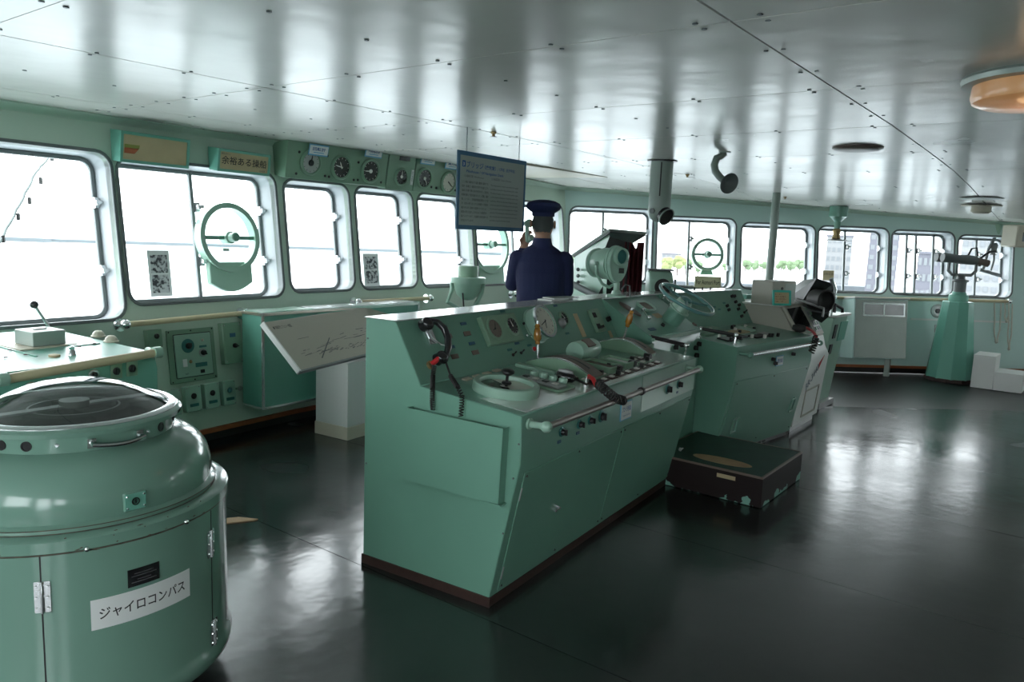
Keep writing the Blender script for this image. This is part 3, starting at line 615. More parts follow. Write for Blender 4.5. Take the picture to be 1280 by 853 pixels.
b = MB(F); b.tube([(.11, .12, 0), (.1, .14, .08), (.05, .17, .19)], .008, 8); lv = b.build('lever', 'bright_metal', dk); b = MB(F); b.sph((.045, .173, .2), .022, 14); b.build('lever_ball', 'gloss_black', lv)
for p, r in (((123, 421), .033), ((139, 427.5), .033)):
    x, y = at(TT, *p); b = MB(TT @ T(x, y)); b.lathe([(r*1.2, 0), (r*1.2, .006), (r, .01), (r*.9, .022), (r*.55, .034), (.001, .038)], 18); b.build('domed_lamp', 'cream', dk)
x, y = at(TT, 90, 444); b = MB(TT @ T(x, y)); b.lathe([(.022, 0), (.02, .01), (.012, .03), (.016, .04), (.001, .046)], 16); b.build('push_button', 'chrome', dk)
x, y = at(TT, 68, 446); b = MB(TT @ T(x, y)); b.lathe([(.026, 0), (.026, .01), (.001, .014)], 16); b.build('flat_button', 'parchment', dk)
DF = frame(DM @ Vector((0, 0, .1)), DM.col[0].to_3d(), (0, 0, 1))
for p in ((145, 464), (164.5, 460.5)):
    x, y = at(DF, *p); panel(DF, x-.03, y-.04, x+.03, y+.04, .006, 'sage_paint', dk, 'switch_plate', .002); knob(DF, (x, y), .02, dk)
for p in ((117, 469), (38, 485)): knob(DF, p, .018, dk, base='bright_metal', name='plug')
R0 = DF @ T(0, 0, .07); p0 = R0 @ Vector((*at(R0, 3, 475), 0)); p1 = R0 @ Vector((*at(R0, 196, 441), 0)); q0 = p0+DM.to_3x3() @ Vector((0, .08, 0)); q1 = p1+DM.to_3x3() @ Vector((0, .08, 0))
b = MB(); b.tube([p0, p1], .022, 14); b.build('grab_rail', 'ivory_wood', dk)
for p, q in ((p0, q0), (p1, q1)):
    b = MB(); b.cyl(p-DM.col[0].to_3d()*.02, p+DM.col[0].to_3d()*.02, .03, n=16); b.cyl(p, q, .02, n=12); b.build('rail_bracket', 'pale_green_paint', dk)
# ================================================================== WALL HANDRAILS
def wrail(i, a, c, label, off=.075, r=.02, m='ivory_wood', ends='chrome'):
    F = WF[i] @ T(0, 0, off); x0, y0 = at(F, *a); x1, y1 = at(F, *c)
    P = F @ Vector((x0, y0, 0)); Q = F @ Vector((x1, y1, 0)); n = F.col[2].to_3d()*off
    return rail([P, Q], r, m, label, 'handrail', T(*P), ends, [P-n, Q-n])
wrail(0, (157, 406), (308, 391.5), 'ivory wooden handrail on the front wall between the green desk and the chart cabinet')
wrail(1, (448, 378), (538, 373), 'ivory wooden handrail on the front wall right of the tilted chart board')
wrail(1, (644, 368), (775, 366), 'short wooden handrail on the wall just right of the round gyro repeater')
F = WF[2] @ T(0, 0, .06)
wrail(2, (1043, 372), (1262, 377), 'long ivory wooden rail under the far right windows', .06)
# ================================================================== PANELS ON THE FRONT WALL
W0 = WF[0]
def wthing(fr, a, c, h, m, name, label, cat, group=None):
    x0, y0 = at(fr, *a); x1, y1 = at(fr, *c); x0, x1 = sorted((x0, x1)); y0, y1 = sorted((y0, y1)); M = fr @ T((x0+x1)/2, (y0+y1)/2)
    root = thing(name, label, cat, M, group); b = MB(M); b.prism(rrect(-(x1-x0)/2, -(y1-y0)/2, (x1-x0)/2, (y1-y0)/2, .006), 0, h); b.build('housing', m, root, bevel=.003)
    return root, M @ T(0, 0, h), (x1-x0)/2, (y1-y0)/2
r_, F, hx, hy = wthing(W0, (209.5, 447), (268, 441), .01, 'pale_green_paint', 'wall_control_box', 'large square green switch panel with two rotary knobs on the front wall', 'switch panel')
bpy.data.objects.remove(r_.children[0]); hy = .19; b = MB(F); b.prism(rrect(-hx, -hy, hx, hy, .006), -.01, .004); b.build('housing', 'sage_paint', r_, bevel=.002)
F = F @ T(0, 0, .004)
b = MB(F); b.ring(rrect(-hx*.77, -hy*.83, hx*.83, hy*.83, .008), rrect(-hx*.77+.006, -hy*.83+.006, hx*.83-.006, hy*.83-.006, .005), 0, .003); b.build('door_gasket', 'black', r_)
panel(F, -hx*.75, -hy*.8, hx*.8, hy*.8, .01, 'pale_green_paint', r_, 'door', .003, r=.006); F2 = F @ T(0, 0, .01)
b = MB(F2); b.lathe([(.05, 0), (.05, .003), (.04, .005)], 24, (-.04, .07, 0)); b.build('dial_ring', 'plate_teal', r_)
knob(F2, (-.04, .07), .022, r_, h=.04, ang=-.3); knob(F2, (.075, .01), .02, r_, h=.04, ang=.6, base='dull_steel'); knob(F2, (.08, .1), .01, r_, m='cream', name='pilot_lamp', h=.012); knob(F2, (-.03, -.045), .012, r_, m='brass', name='key_switch', h=.012)
plate(F2, (.08, .055), .06, .016, 'plate_teal', r_); plate(F2, (.055, -.075), .095, .03, 'plate_teal', r_); plate(F2, (-.075, -.05), .035, .055, 'paper', r_, 'paper_tag'); plate(F2, (.06, -.125), .035, .025, 'black', r_, 'socket')
text(F2, 'NET', -.08, -.135, .016, 'ink', r_, z=.001)
screws(F @ T(0, 0, 0), [(sx_*hx*.92, sy_*hy*.93) for sx_ in (-1, 0, 1) for sy_ in (-1, 1)], r_, 'black')
r_, F, hx, hy = wthing(W0, (273.5, 430), (297, 428), .008, 'sage_paint', 'switch_box', 'tall narrow green switch box right of the big square panel', 'switch box'); bpy.data.objects.remove(r_.children[0]); hy = .155
b = MB(F); b.prism(rrect(-hx, -hy, hx, hy, .008), -.008, .05); b.build('housing', 'sage_paint', r_, bevel=.006); F = F @ T(0, 0, .05); plate(F, (0.0, .06), .05, .03, 'plate_navy', r_); knob(F, (.01, -.02), .018, r_, h=.035, ang=1.2)
screws(F, [(sx_*hx*.8, sy_*hy*.88) for sx_ in (-1, 1) for sy_ in (-1, 1)], r_, 'dull_steel')
r_, F, hx, hy = wthing(W0, (179.5, 424), (198, 423), .03, 'sage_paint', 'switch_box', 'small square green switch box just right of the desk top', 'switch box'); bpy.data.objects.remove(r_.children[0]); hy = .062
b = MB(F); b.prism(rrect(-hx, -hy, hx, hy, .006), -.03, .02); b.build('housing', 'sage_paint', r_, bevel=.004); F = F @ T(0, 0, .02); knob(F, (.01, .015), .018, r_)
for k, (a, c, col) in enumerate((((203, 505), (220, 503), 'black'), ((226, 500), (248, 497), 'black'), ((250, 496), (271, 493), 'black'), ((273, 492), (291, 490), 'plate_teal'))):
    desc = ['half hidden behind the gyro compass dome', 'first fully seen right of the gyro compass', 'in the middle of the row', 'with a teal button, nearest the chart cabinet'][k]
    r_, F, hx, hy = wthing(W0, a, c, .02, 'pale_green_paint', 'switch_box', 'low green switch box on the wall, '+desc, 'switch box', 'row of low switch boxes on the front wall'); bpy.data.objects.remove(r_.children[0]); hy = .092; hx = .062 if k < 3 else .055
    b = MB(F); b.prism(rrect(-hx, -hy, hx, hy, .008), -.02, .03); b.build('housing', 'pale_green_paint', r_, bevel=.004); F = F @ T(0, 0, .03); knob(F, (0, .02), .021, r_, m=col, h=.015, name='push_knob'); plate(F, (0, -.045), .07, .022, 'plate_teal', r_)
    screws(F, [(sx_*hx*.8, sy_*hy*.88) for sx_ in (-1, 1) for sy_ in (-1, 1)], r_, 'dull_steel', .005)
r_, F, hx, hy = wthing(W0, (292.5, 486), (301, 485), .03, 'sage_paint', 'socket_box', 'tiny grey green socket box against the chart cabinet', 'socket box'); knob(F, (0, 0), .02, r_, m='dull_steel', name='socket', h=.01)
# two plaques above the second window
def plaque(pts, label):
    (a, c, d_) = pts; F = WF[0] @ T(0, 0, .09); x0 = at(F, *a)[0]; x1 = at(F, *c)[0]; y1 = at(F, *a)[1]; y0 = y1-d_
    M = F @ T((x0+x1)/2, y0) @ RX(math.radians(14)); w_ = x1-x0; r_ = thing('wall_plaque', label, 'plaque', M)
    b = MB(M); b.side([(0, -.09), (0, 0), (d_, 0), (d_, -.12)], -w_/2, w_/2); b.build('case', 'teal_paint', r_, bevel=.003)
    b = MB(M); b.ring([(-w_/2, 0), (w_/2, 0), (w_/2, d_), (-w_/2, d_)], [(-w_/2+.02, .02), (w_/2-.02, .02), (w_/2-.02, d_-.02), (-w_/2+.02, d_-.02)], -.002, .01); b.build('frame', 'teal_paint', r_, bevel=.002)
    panel(M, -w_/2+.018, .018, w_/2-.018, d_-.018, .003, 'parchment', r_, 'face', 0); return r_, M @ T(0, 0, .003), w_, d_
r_, F, w_, h_ = plaque(((145, 163), (232, 178), .2), 'aged wooden framed plaque with faded red and green ship drawing')
b = MB(F); b.prism([(-w_/2+.03, .06), (-w_/2+.1, .06), (-w_/2+.13, .095), (-w_/2+.03, .095)], 0, .001); b.build('painted_hull', 'dull_red', r_, smooth=1)
mat('faded_green', (0.25,0.27,0.06), .6); mat('faded_red', (0.38,0.1,0.04), .6); r_.children[-1].data.materials[0] = MAT['faded_red']
b = MB(F); b.prism([(-w_/2+.03, .096), (-w_/2+.13, .096), (-w_/2+.135, .118), (-w_/2+.03, .118)], 0, .001); b.build('painted_deck', 'faded_green', r_, smooth=1)
r_, F, w_, h_ = plaque(((268, 185), (334, 196), .165), 'framed plaque with black brush calligraphy above the second window')
text(F, '余裕ある操船', -w_/2+.035, .062, .062, 'ink', r_, wmax=w_-.07, bold=.01); text(F, '操舵室の心', -w_/2+.03, .125, .016, 'ink_grey', r_); text(F, '初代船長', w_/2-.1, .027, .014, 'ink_grey', r_)
# overhead instrument boxes
def ibox(xa, xb, label, gs, h0, tilt=16):
    D_ = .13; F1 = WF[1] @ T(0, 0, D_); x0 = at(F1, *xa)[0]; x1 = at(F1, *xb)[0]; yb = at(F1, *xa)[1]; M = F1 @ T(x0, yb) @ RX(math.radians(tilt)) ; w_ = x1-x0
    r_ = thing('instrument_box', label, 'instrument box', M, 'overhead instrument boxes')
    b = MB(M); b.side([(0, -.17), (0, 0), (h0, 0), (h0, -.23)], 0, w_); b.build('housing', 'sage_paint', r_, bevel=.004)
    for p, r, face, nd, hub in gs: gauge(M, p, r, r_, face, 'sage_paint', nd, .02, 'ink' if face != 'dial_black' else 'mark_white', 12, hub=hub)
    return r_, M, w_
i1, M1, w1 = ibox((356, 222), (481, 236), 'overhead green instrument box with three round gauges above the third window', [((388, 203.5), .084, 'dial_grey', (84,), .3), ((426, 209), .088, 'dial_black', (170, 115), .08), ((462.5, 214), .088, 'dial_black', (183,), .2)], .3)
for p in ((374, 190), (370, 217), (409, 195), (406, 220), (411, 221), (442, 225), (447, 225), (476, 228), (448, 203)): knob(M1, p, .011, i1, h=.012, name='push_button')
i2, M2, w2 = ibox((482, 236.5), (515, 239), 'overhead green instrument box with a slot display and one small gauge', [((501, 221), .068, 'dial_black', (88,), .22)], .4)
b = MB(M2); x, y = at(M2, 506, 198.5); panel(M2, x-.068, y-.02, x+.068, y+.02, .006, 'gloss_black', i2, 'display'); x, y = at(M2, 515, 222)
panel(M2, x-.016, y-.07, x+.016, y+.07, .004, 'paper', i2, 'paper_tag', .0005); text(M2 @ T(x, y) @ RZ(-PI/2), '風向風速計', -.058, -.009, .02, 'ink', i2, z=.005)
i3, M3, w3 = ibox((516, 239.5), (585, 246), 'overhead green instrument box with one dark and one white gauge beside the hanging sign', [((530, 223), .082, 'dial_black', (305,), .2), ((560, 228), .09, 'dial_white', (325,), .06)], .33)
for p in ((539, 234), (545, 235), (569, 238)): knob(M3, p, .012, i3, h=.012, name='push_button')
for M_, p, s, desc in ((M1, (398, 188), '回転計', 'leftmost, tucked under the ceiling edge'), (M1, (467, 190.5), '風向指示計', 'above the third gauge'), (M3, (535, 200), '舵角指示計', 'above the small dark gauge'), (M3, (565, 206), '真方位', 'above the white gauge')):
    F = M_ @ T(0, 0, .03); x, y = at(F, *p); F = F @ T(x, y) @ RX(.1) @ Matrix.Scale(1.3, 4); r_ = thing('name_sign', 'small blue and white name sign '+desc, 'sign', F, 'name signs on the overhead instruments')
    panel(F, -.075, -.035, .075, .035, .006, 'label_blue', r_, 'backing', .001); panel(F, -.07, -.026, .07, .028, .001, 'paper', r_, 'face', 0, z=.006); text(F, s, 0, -.002, .024, 'blue_ink', r_, z=.008, wmax=.1, align='CENTER', bold=.015)
    panel(F, -.04, -.017, .04, -.012, .0006, 'label_blue', r_, 'underline', 0, z=.007)
    b = MB(F); b.cyl((0, 0, -.03), (0, 0, 0), .008, n=8); b.build('mount', 'gasket', r_)
# ================================================================== CHART CABINET AND TILTED BOARD
c0 = WF[0] @ T(0, 0, .42)
# cabinet: light teal box hung on the front wall with bright edge strips
pA = on_z(329, 391, .97)
CM = T(3.29, 4.78) @ RZ(math.radians(1.5)); ZT = .955; ZB = .245
cb_ = thing('chart_cabinet', 'pale teal wall cabinet with bright metal edges behind the tilted board', 'cabinet', CM)
CL = 1.7
b = MB(CM); b.box((0, 0, ZB), (CL, .24, ZT)); b.build('body', 'teal_paint', cb_, bevel=.003)
for k in range(7):
    b = MB(CM); b.box((.02+k*CL/7, .02, ZT), (CL/7*(k+1)-.005, .24, ZT+.008)); b.build('top_plate', 'bright_metal' if k > 1 else 'pale_green_paint', cb_, bevel=.002)
for a_, c_ in (((-.006, -.008, ZB-.005), (.018, .0, ZT+.006)), ((-.006, -.008, ZT-.02), (CL, 0, ZT+.004)), ((-.006, -.008, ZB-.015), (CL, .22, ZB+.002)), ((CL-.02, -.008, ZB), (CL, 0, ZT))):
    b = MB(CM); b.box(a_, c_); b.build('edge_strip', 'bright_metal', cb_, bevel=.001)
b = MB(CM); b.box((-.005, 0, ZT-.02), (0, .24, ZT+.004)); b.build('edge_strip', 'bright_metal', cb_)
b = MB(CM); b.box((.0, -.006, .6), (.004, 0, .606)); 
# plinth
PM = T(3.717, 4.32) @ RZ(math.radians(5)); pl = thing('display_plinth', 'white square display plinth with cream skirting under the tilted board', 'plinth', PM)
b = MB(PM); b.box((0, 0, .1), (.5, .34, .6)); b.build('column', 'white_paint', pl, bevel=.003); b = MB(PM); b.box((-.006, -.006, 0), (.506, .346, .1)); b.build('skirting', 'cream', pl, bevel=.003)
# board: top-left (330,400), bottom-left (375,462), top right (482,378)
BZ = .99
ptl = on_z(330, 403, .93); 
tl = on_z(330, 403, .945); tr = on_z(482, 381, .945); best = None
for k in range(200):                       # slope at which the board's short edge is square to its long edge
    z = .4+.45*k/200; bl = on_z(376, 463, z); q = abs((tr-tl).normalized().dot((tl-bl).normalized()))
    if best is None or q < best[0]: best = (q, z)
bl = on_z(376, 463, best[1]); 
BF = frame(tl, tr-tl, tl-bl); bw = (tr-tl).length; bh = (tl-bl).dot(BF.col[1].to_3d())
bd = thing('chart_board', 'tilted grey display board with a printed harbour view on a white plinth', 'display board', BF)
b = MB(BF); b.prism([(0, 0), (0, -bh), (bw*1.0, -bh), (bw*1.0, 0)], -.03, 0); b.build('panel', 'board_face', bd, bevel=.002)
b = MB(BF); b.prism([(-.012, .002), (-.012, -bh-.004), (0.0, -bh-.004), (0, .002)], -.034, .004); b.build('edge_trim', 'white_paint', bd)
b = MB(BF); b.box((-.012, -bh-.012, -.034), (bw, -bh, .002)); b.build('edge_trim', 'frame_grey', bd)
text(BF, '■ 青森港とフェリー桟橋', .045, -.07, .03, 'ink', bd, bold=.01, wmax=.2)
random.seed(3)
b = MB(BF)
for k in range(46):
    u = random.random(); x = .1+u*(bw-.2); y = -bh*(.42+.4*random.random())-.02*u; L = random.uniform(.03, .16); t = random.uniform(.0015, .006); s_ = random.uniform(-.02, .12)
    b.prism([(x, y), (x+L, y+L*s_), (x+L*1.02, y+L*s_+t), (x+.01, y+t)], 0, .0008)
for k in range(60):
    x = .3+random.random()*(bw-.5); y = -bh*(.72+.12*random.random()); L = random.uniform(.01, .05); b.prism([(x, y), (x+L, y+L*.15), (x+L, y+L*.15+.003), (x, y+.004)], 0, .0008)
b.prism([(.3, -bh*.87), (.31, -bh*.88), (.56, -bh*.52), (.55, -bh*.515)], 0, .0009)
o = b.build('printed_harbour_view', 'ink_grey', bd, smooth=1)
b = MB(BF); p_ = BF.inverted() @ (PM @ Vector((.25, .17, .7))); b.add([], [])
b = MB(); top = BF @ Vector((.75, -bh*.6, -.03)); b.cyl((top.x, top.y, .7), top, .03, n=10); b.build('support', 'dull_steel', bd)
# ================================================================== MAIN CONSOLES
PROF = [(0, .03), (0, 1.195), (-.183, 1.195), (-.336, .92), (-.869, .871), (-.871, .663), (-.741, .03)]
def console_frames(Cf):
    X = Cf.col[0].to_3d(); R = Cf.to_3x3()
    f = lambda y, z, d: frame(Cf @ Vector((0, y, z)), X, R @ Vector((0, d[0], d[1])))
    return f(-.336, .92, (.153, .275)), f(-.869, .871, (.533, .049)), f(-.871, .663, (0, 1)), f(-.741, .03, (-.13, .633))
def console(Cf, L, label, name='bridge_console'):
    rt = thing(name, label, 'console', Cf)
    b = MB(Cf); b.side(PROF, 0, L); b.build('body', 'green_paint', rt, bevel=.004)
    b = MB(Cf); b.side([(-.03, 0), (-.03, .035), (-.735, .035), (-.735, 0)], .01, L-.01); b.build('kick_plate', 'brown_kick', rt)
    b = MB(Cf); b.box((-.004, -.19, 1.195), (L+.002, .006, 1.2)); b.build('top_ledge', 'worktop_steel', rt, bevel=.0015)
    return rt
C1 = T(2.36, 2.622) @ RZ(math.radians(4.5)); L1 = 2.11
c1 = console(C1, L1, 'long sloping green engine control console in the middle with telegraph levers')
S1, K1, V1, B1 = console_frames(C1)
b = MB(C1); b.side([(.004, .0), (.004, .045), (-.75, .045), (-.748, 0)], -.006, .0); b.build('kick_plate', 'brown_kick', c1)
b = MB(C1); b.side([(-.744, 0), (-.735, .0), (-.735, .045), (-.7475, .045)], 0, L1); b.build('kick_plate', 'brown_kick', c1)
# doors on the slanting front
def front_doors(B, edges, h0, h1, parent, m='green_paint'):
    out = []
    for x0, x1 in edges:
        d = panel(B, x0, h0, x1, h1, .006, m, parent, 'door', .0015); out.append(d)
        screws(B @ T(0, 0, .006), [(x, y) for x in (x0+.02, x1-.02, (x0+x1)/2) for y in (h0+.02, h1-.02)], d, 'black', .006)
    return out
d1, d2 = front_doors(B1, [(.05, 1.04), (1.048, L1-.03)], .03, .6, c1)
x, y = at(B1, 691, 636); b = MB(B1 @ T(0, 0, .006)); b.cyl((x, y, 0), (x, y, .015), .01, n=10); b.cyl((x, y, .012), (x+.03, y+.006, .018), .004, n=8); b.cyl((x+.02, y+.01, 0), (x+.02, y+.01, .02), .004, n=8); b.build('door_lock', 'bright_metal', d1)
x, y = at(B1, 848, 561); b = MB(B1 @ T(0, 0, .006)); b.cyl((x, y, 0), (x, y, .015), .012, n=10); b.cyl((x-.03, y, .014), (x+.03, y+.004, .014), .004, n=8); b.build('door_lock', 'dull_steel', d2)
for q in (.12, .5):
    b = MB(B1 @ T(0, 0, .002)); b.cyl((.052, q-.03, .004), (.052, q+.03, .004), .004, n=8); b.build('door_hinge', 'dull_steel', d1)
# document pocket on the end face
E1 = frame(C1 @ Vector((0, 0, 0)), C1.to_3x3() @ Vector((0, -1, 0)), (0, 0, 1))
b = MB(E1); b.ring([(.285, .475), (.8, .492), (.81, .815), (.295, .825)], [(.29, .48), (.795, .497), (.805, .825), (.3, .835)], 0, .045)
b.M = E1; b = MB(E1); b.box((.285, .482, 0), (.81, .488, .045)); b.add([(.285, .475, .041), (.8, .492, .041), (.81, .815, .041), (.295, .823, .041), (.285, .475, .045), (.8, .492, .045), (.81, .815, .045), (.295, .823, .045)], [(0,3,2,1),(4,5,6,7),(0,1,5,4),(1,2,6,5),(2,3,7,6),(3,0,4,7)])
b.add([(.796, .49, 0), (.8, .49, 0), (.81, .815, 0), (.806, .815, 0), (.796, .49, .045), (.8, .49, .045), (.81, .815, .045), (.806, .815, .045)], [(0,3,2,1),(4,5,6,7),(0,1,5,4),(1,2,6,5),(2,3,7,6),(3,0,4,7)])
b.add([(.285, .475, 0), (.289, .475, 0), (.299, .823, 0), (.295, .823, 0), (.285, .475, .045), (.289, .475, .045), (.299, .823, .045), (.295, .823, .045)], [(0,3,2,1),(4,5,6,7),(0,1,5,4),(1,2,6,5),(2,3,7,6),(3,0,4,7)])
b.build('document_pocket', 'green_paint', c1)
screws(E1, [(.015, .5), (.015, 1.1), (.86, .75), (.8, .35), (.84, .6)], c1, 'gasket', .005)
# slope of console 1: labels, displays, gauges
for p, w_ in (((555.5, 409), .04), ((579, 405), .05), ((564.6, 434), .045), ((589.7, 429.5), .05)): plate(S1, p, w_, .016, 'plate_navy', c1)
for p in ((560, 420.5), (583.7, 417.3), (568.4, 446), (594, 441)): plate(S1, p, .055, .024, 'brown_face', c1, 'display', .004)
for p, m in (((694, 382.5), 'plate_navy'), ((646, 429.5), 'plate_navy'), ((637, 437.5), 'plate_teal'), ((661.5, 432), 'plate_teal'), ((709, 417), 'plate_teal'), ((628, 389.5), 'plate_teal'), ((758, 380), 'plate_navy')): plate(S1, p, .045, .014, m, c1)
toggle(S1, (641, 444), c1); toggle(S1, (651, 441.5), c1); knob(S1, (667, 437), .012, c1, m='red', name='red_button', h=.018, base='bright_metal')
# hinged gauge box
x0, y0 = at(S1, 612, 430); x1, y1 = at(S1, 650, 392); F = S1 @ T(0, 0, .03)
gx0, gy0 = at(F, 614.5, 431.5); gx1 = at(F, 656, 422.5)[0]; gb = panel(S1, gx0, gy0, gx1, at(F, 599.5, 396)[1], .03, 'sage_paint', c1, 'gauge_box', .004)
gauge(F, (618.5, 411), .052, gb, 'brown_face', 'sage_paint', (60, 200), .006, 'ink', 12, 'gauge'); gauge(F, (640.5, 407.5), .046, gb, 'dial_black', 'sage_paint', (100,), .006)
for p in ((654, 405), (661, 404), (658, 420), (663, 419)): knob(S1, p, .008, c1, m='bright_metal' if p[1] > 410 else 'black', h=.012, name='push_button')
# drum-shaped wall clock gauge standing proud
x, y = at(S1, 669, 408); F = S1 @ T(x, y) ; rr = .098
b = MB(F); b.lathe([(rr+.008, 0), (rr+.008, .006), (rr, .008), (rr, .07), (rr-.006, .078), (rr-.012, .078), (rr-.012, .07), (.0001, .07)], 40); cg = b.build('round_gauge', 'pale_green_paint', c1)
b = MB(F); b.lathe([(rr+.002, .066), (rr+.002, .08), (rr-.01, .08), (rr-.01, .071)], 40); b.build('rim', 'bright_metal', cg)
b = MB(F); b.lathe([(rr-.012, .0705), (rr-.012, .072), (.0001, .072)], 40); b.build('dial', 'dial_white', cg)
for k, s in enumerate(('12', '1', '2', '3', '4', '5', '6', '7', '8', '9', '10', '11')):
    a = PI/2-k*PI/6; text(F, s, (rr-.028)*math.cos(a), (rr-.028)*math.sin(a)-.006, .018, 'ink', cg, 'numeral', z=.0725, align='CENTER', bold=.01)
for a, L in ((200, .06), (250, .045)):
    b = MB(F @ RZ(math.radians(a))); b.prism([(-.01, -.003), (L, -.002), (L, .002), (-.01, .003)], .074, .0755); b.build('hand', 'ink', cg)
gauge(S1, (704.5, 398), .038, c1, 'dial_black', 'sage_paint', (120,), .012)
x, y = at(S1, 724, 406); panel(S1, x-.026, y-.085, x+.026, y+.075, .004, 'parchment', c1, 'instruction_card', .001)
x, y = at(S1, 744, 402); bx_ = panel(S1, x-.06, y-.08, x+.06, y+.08, .03, 'sage_paint', c1, 'recorder_box', .006); F = S1 @ T(0, 0, .03)
plate(F, at(F, 743, 394), .045, .035, 'gloss_black', bx_, 'display'); plate(F, at(F, 748.5, 408), .05, .035, 'black', bx_, 'socket'); knob(F, at(F, 752, 409), .01, bx_)
knob(S1, (759, 400), .018, c1, h=.03); plate(S1, (763, 418), .04, .05, 'parchment', c1, 'instruction_card')
for k in range(4):
    x, y = at(S1, 585+k*12.5, 474-k*3.5); x, y = at(K1, 584+k*12.3, 475-k*3.6); panel(K1, x-.026, y-.014, x+.026, y+.014, .008, 'cream', c1, 'lamp_tile', .002)
# steering angle disc with knob
x, y = at(K1, 632, 489.5); F = K1 @ T(x, y); dr = .152
b = MB(F); b.lathe([(dr, 0), (dr+.002, .004), (dr, .04), (dr-.004, .044), (dr-.026, .044), (dr-.03, .036), (dr-.03, .018), (.0001, .018)], 56); ds = b.build('round_bearing_disc', 'pale_green_paint', c1)
b = MB(F); b.lathe([(dr-.03, .018), (dr-.03, .024), (.0001, .024)], 48); b.build('disc_face', 'dial_white', ds)
b = MB(F); b.lathe([(dr-.031, .0245), (dr-.031, .0265), (.03, .0265), (.03, .0245)], 32, a0=1.2, a1=4.0); b.build('dark_sector', 'gloss_black', ds)
b = MB(F); b.cyl((0, 0, .02), (0, 0, .075), .007, n=12); b.lathe([(.02, .034), (.024, .04), (.02, .046), (.0001, .046)], 20); b.lathe([(.012, .075), (.02, .08), (.03, .088), (.03, .098), (.022, .104), (.0001, .106)], 20); b.build('knob', 'black', ds)
# row of four fluted buttons on a raised tray
tc_ = [at(K1, *p) for p in ((667, 473.5), (679, 476.5), (691, 480), (703, 483))]
x, y = at(K1, 692, 484); F = K1 @ T(x, y) @ RZ(math.radians(-72)); 
F = frame(K1 @ Vector((*tc_[0], 0)), K1.to_3x3() @ Vector((tc_[3][0]-tc_[0][0], tc_[3][1]-tc_[0][1], 0)), K1.to_3x3() @ Vector((0, 0, 1)).cross(Vector((tc_[3][0]-tc_[0][0], tc_[3][1]-tc_[0][1], 0))))
LL = (Vector(tc_[3])-Vector(tc_[0])).length
b = MB(F); b.prism(rrect(-.05, -.14, LL+.06, .03, .015), 0, .012); ty = b.build('button_tray', 'sage_paint', c1, bevel=.003)
b = MB(F); b.prism(rrect(-.03, -.12, LL+.045, -.03, .01), .012, .022); b.build('tray_plate', 'dull_steel', ty, bevel=.003)
for k in range(4):
    b = MB(F @ T(LL*k/3, 0, .012)); b.lathe([(.02, 0), (.021, .008), (.022, .022), (.019, .028), (.014, .028), (.013, .02), (.0001, .02)], 16); b.build('round_button', 'pale_green_paint', ty)
    b = MB(F @ T(LL*k/3, -.075, .022)); b.box((-.014, -.014, 0), (.014, .014, .005)); b.build('key', 'switch_white' if k % 2 else 'black', ty, bevel=.001)
# engine telegraphs
def telegraph(p0, p1, w_, rise, parent, lever_t, handle_lean, side=1):
    a = Vector(at(K1, *p0)); c = Vector(at(K1, *p1)); d = (c-a); Lc = abs(d.y); F = K1 @ T(a.x, a.y)   # chord runs towards the viewer (-y)
    pts = []; n = 14
    for k in range(n+1):
        t = k/n; pts.append((-Lc*t, .02+rise*math.sin(PI*t)))
    prof = [(0, 0)]+pts+[(-Lc, 0)]
    b = MB(F); b.side(prof, 0, w_); tg = b.build('engine_telegraph', 'sage_paint', parent)
    prof2 = [(y_, z_+.004) for y_, z_ in pts]+[(y_, z_-.002) for y_, z_ in reversed(pts)]
    b = MB(F); b.side(prof2, .012, w_+.004); b.build('quadrant_plate', 'brown_face', tg)
    prof3 = [(y_, z_+.0055) for y_, z_ in pts[2:-2]]+[(y_, z_+.003) for y_, z_ in reversed(pts[2:-2])]
    b = MB(F); b.side(prof3, w_*.55, w_*.55+.012); b.build('slot', 'black', tg)
    b = MB(F); b.side([(y_, z_+.006) for y_, z_ in pts]+[(y_, z_-.001) for y_, z_ in reversed(pts)], .004, .012); b.build('edge_trim', 'bright_metal', tg)
    k = int(lever_t*n); y_, z_ = pts[k]; base = Vector((w_*.56, y_, z_)); tip = base+Vector((handle_lean[0], handle_lean[1], .19)); u = tip-base
    b = MB(F); b.cyl(base, base+u*.5, .0075, n=12); lv_ = b.build('lever', 'chrome', tg)
    b = MB(F); b.M = F @ frame(base+u*.45, u.cross((0, 1, 0)), u.cross(u.cross((0, 1, 0)))) if False else F
    q = [(.0, .011), (.06, .014), (.14, .013), (.25, .021), (.5, .021), (.7, .017), (.8, .012), (.86, .016), (.98, .009)]
    b.tube([base+u*(.42+.58*t) for t, _ in q], [r for _, r in q], 14); b.build('grip', 'amber', lv_)
    b = MB(F); b.cyl(base+u*.99, base+u*1.07, .009, n=12); b.build('grip_cap', 'bright_metal', lv_)
    return tg
telegraph((657, 457), (742, 477), .13, .055, c1, .12, (.0, .03))
telegraph((744, 433), (806, 449), .12, .055, c1, .45, (.0, -.03))
# long plinth rail beside the first telegraph
x0, y0 = at(K1, 650, 459); b = MB(K1); b.prism([(x0-.02, y0-.3), (x0+.02, y0-.3), (x0+.02, y0+.02), (x0-.02, y0+.02)], 0, .02); b.build('raised_strip', 'pale_green_paint', c1, bevel=.003)
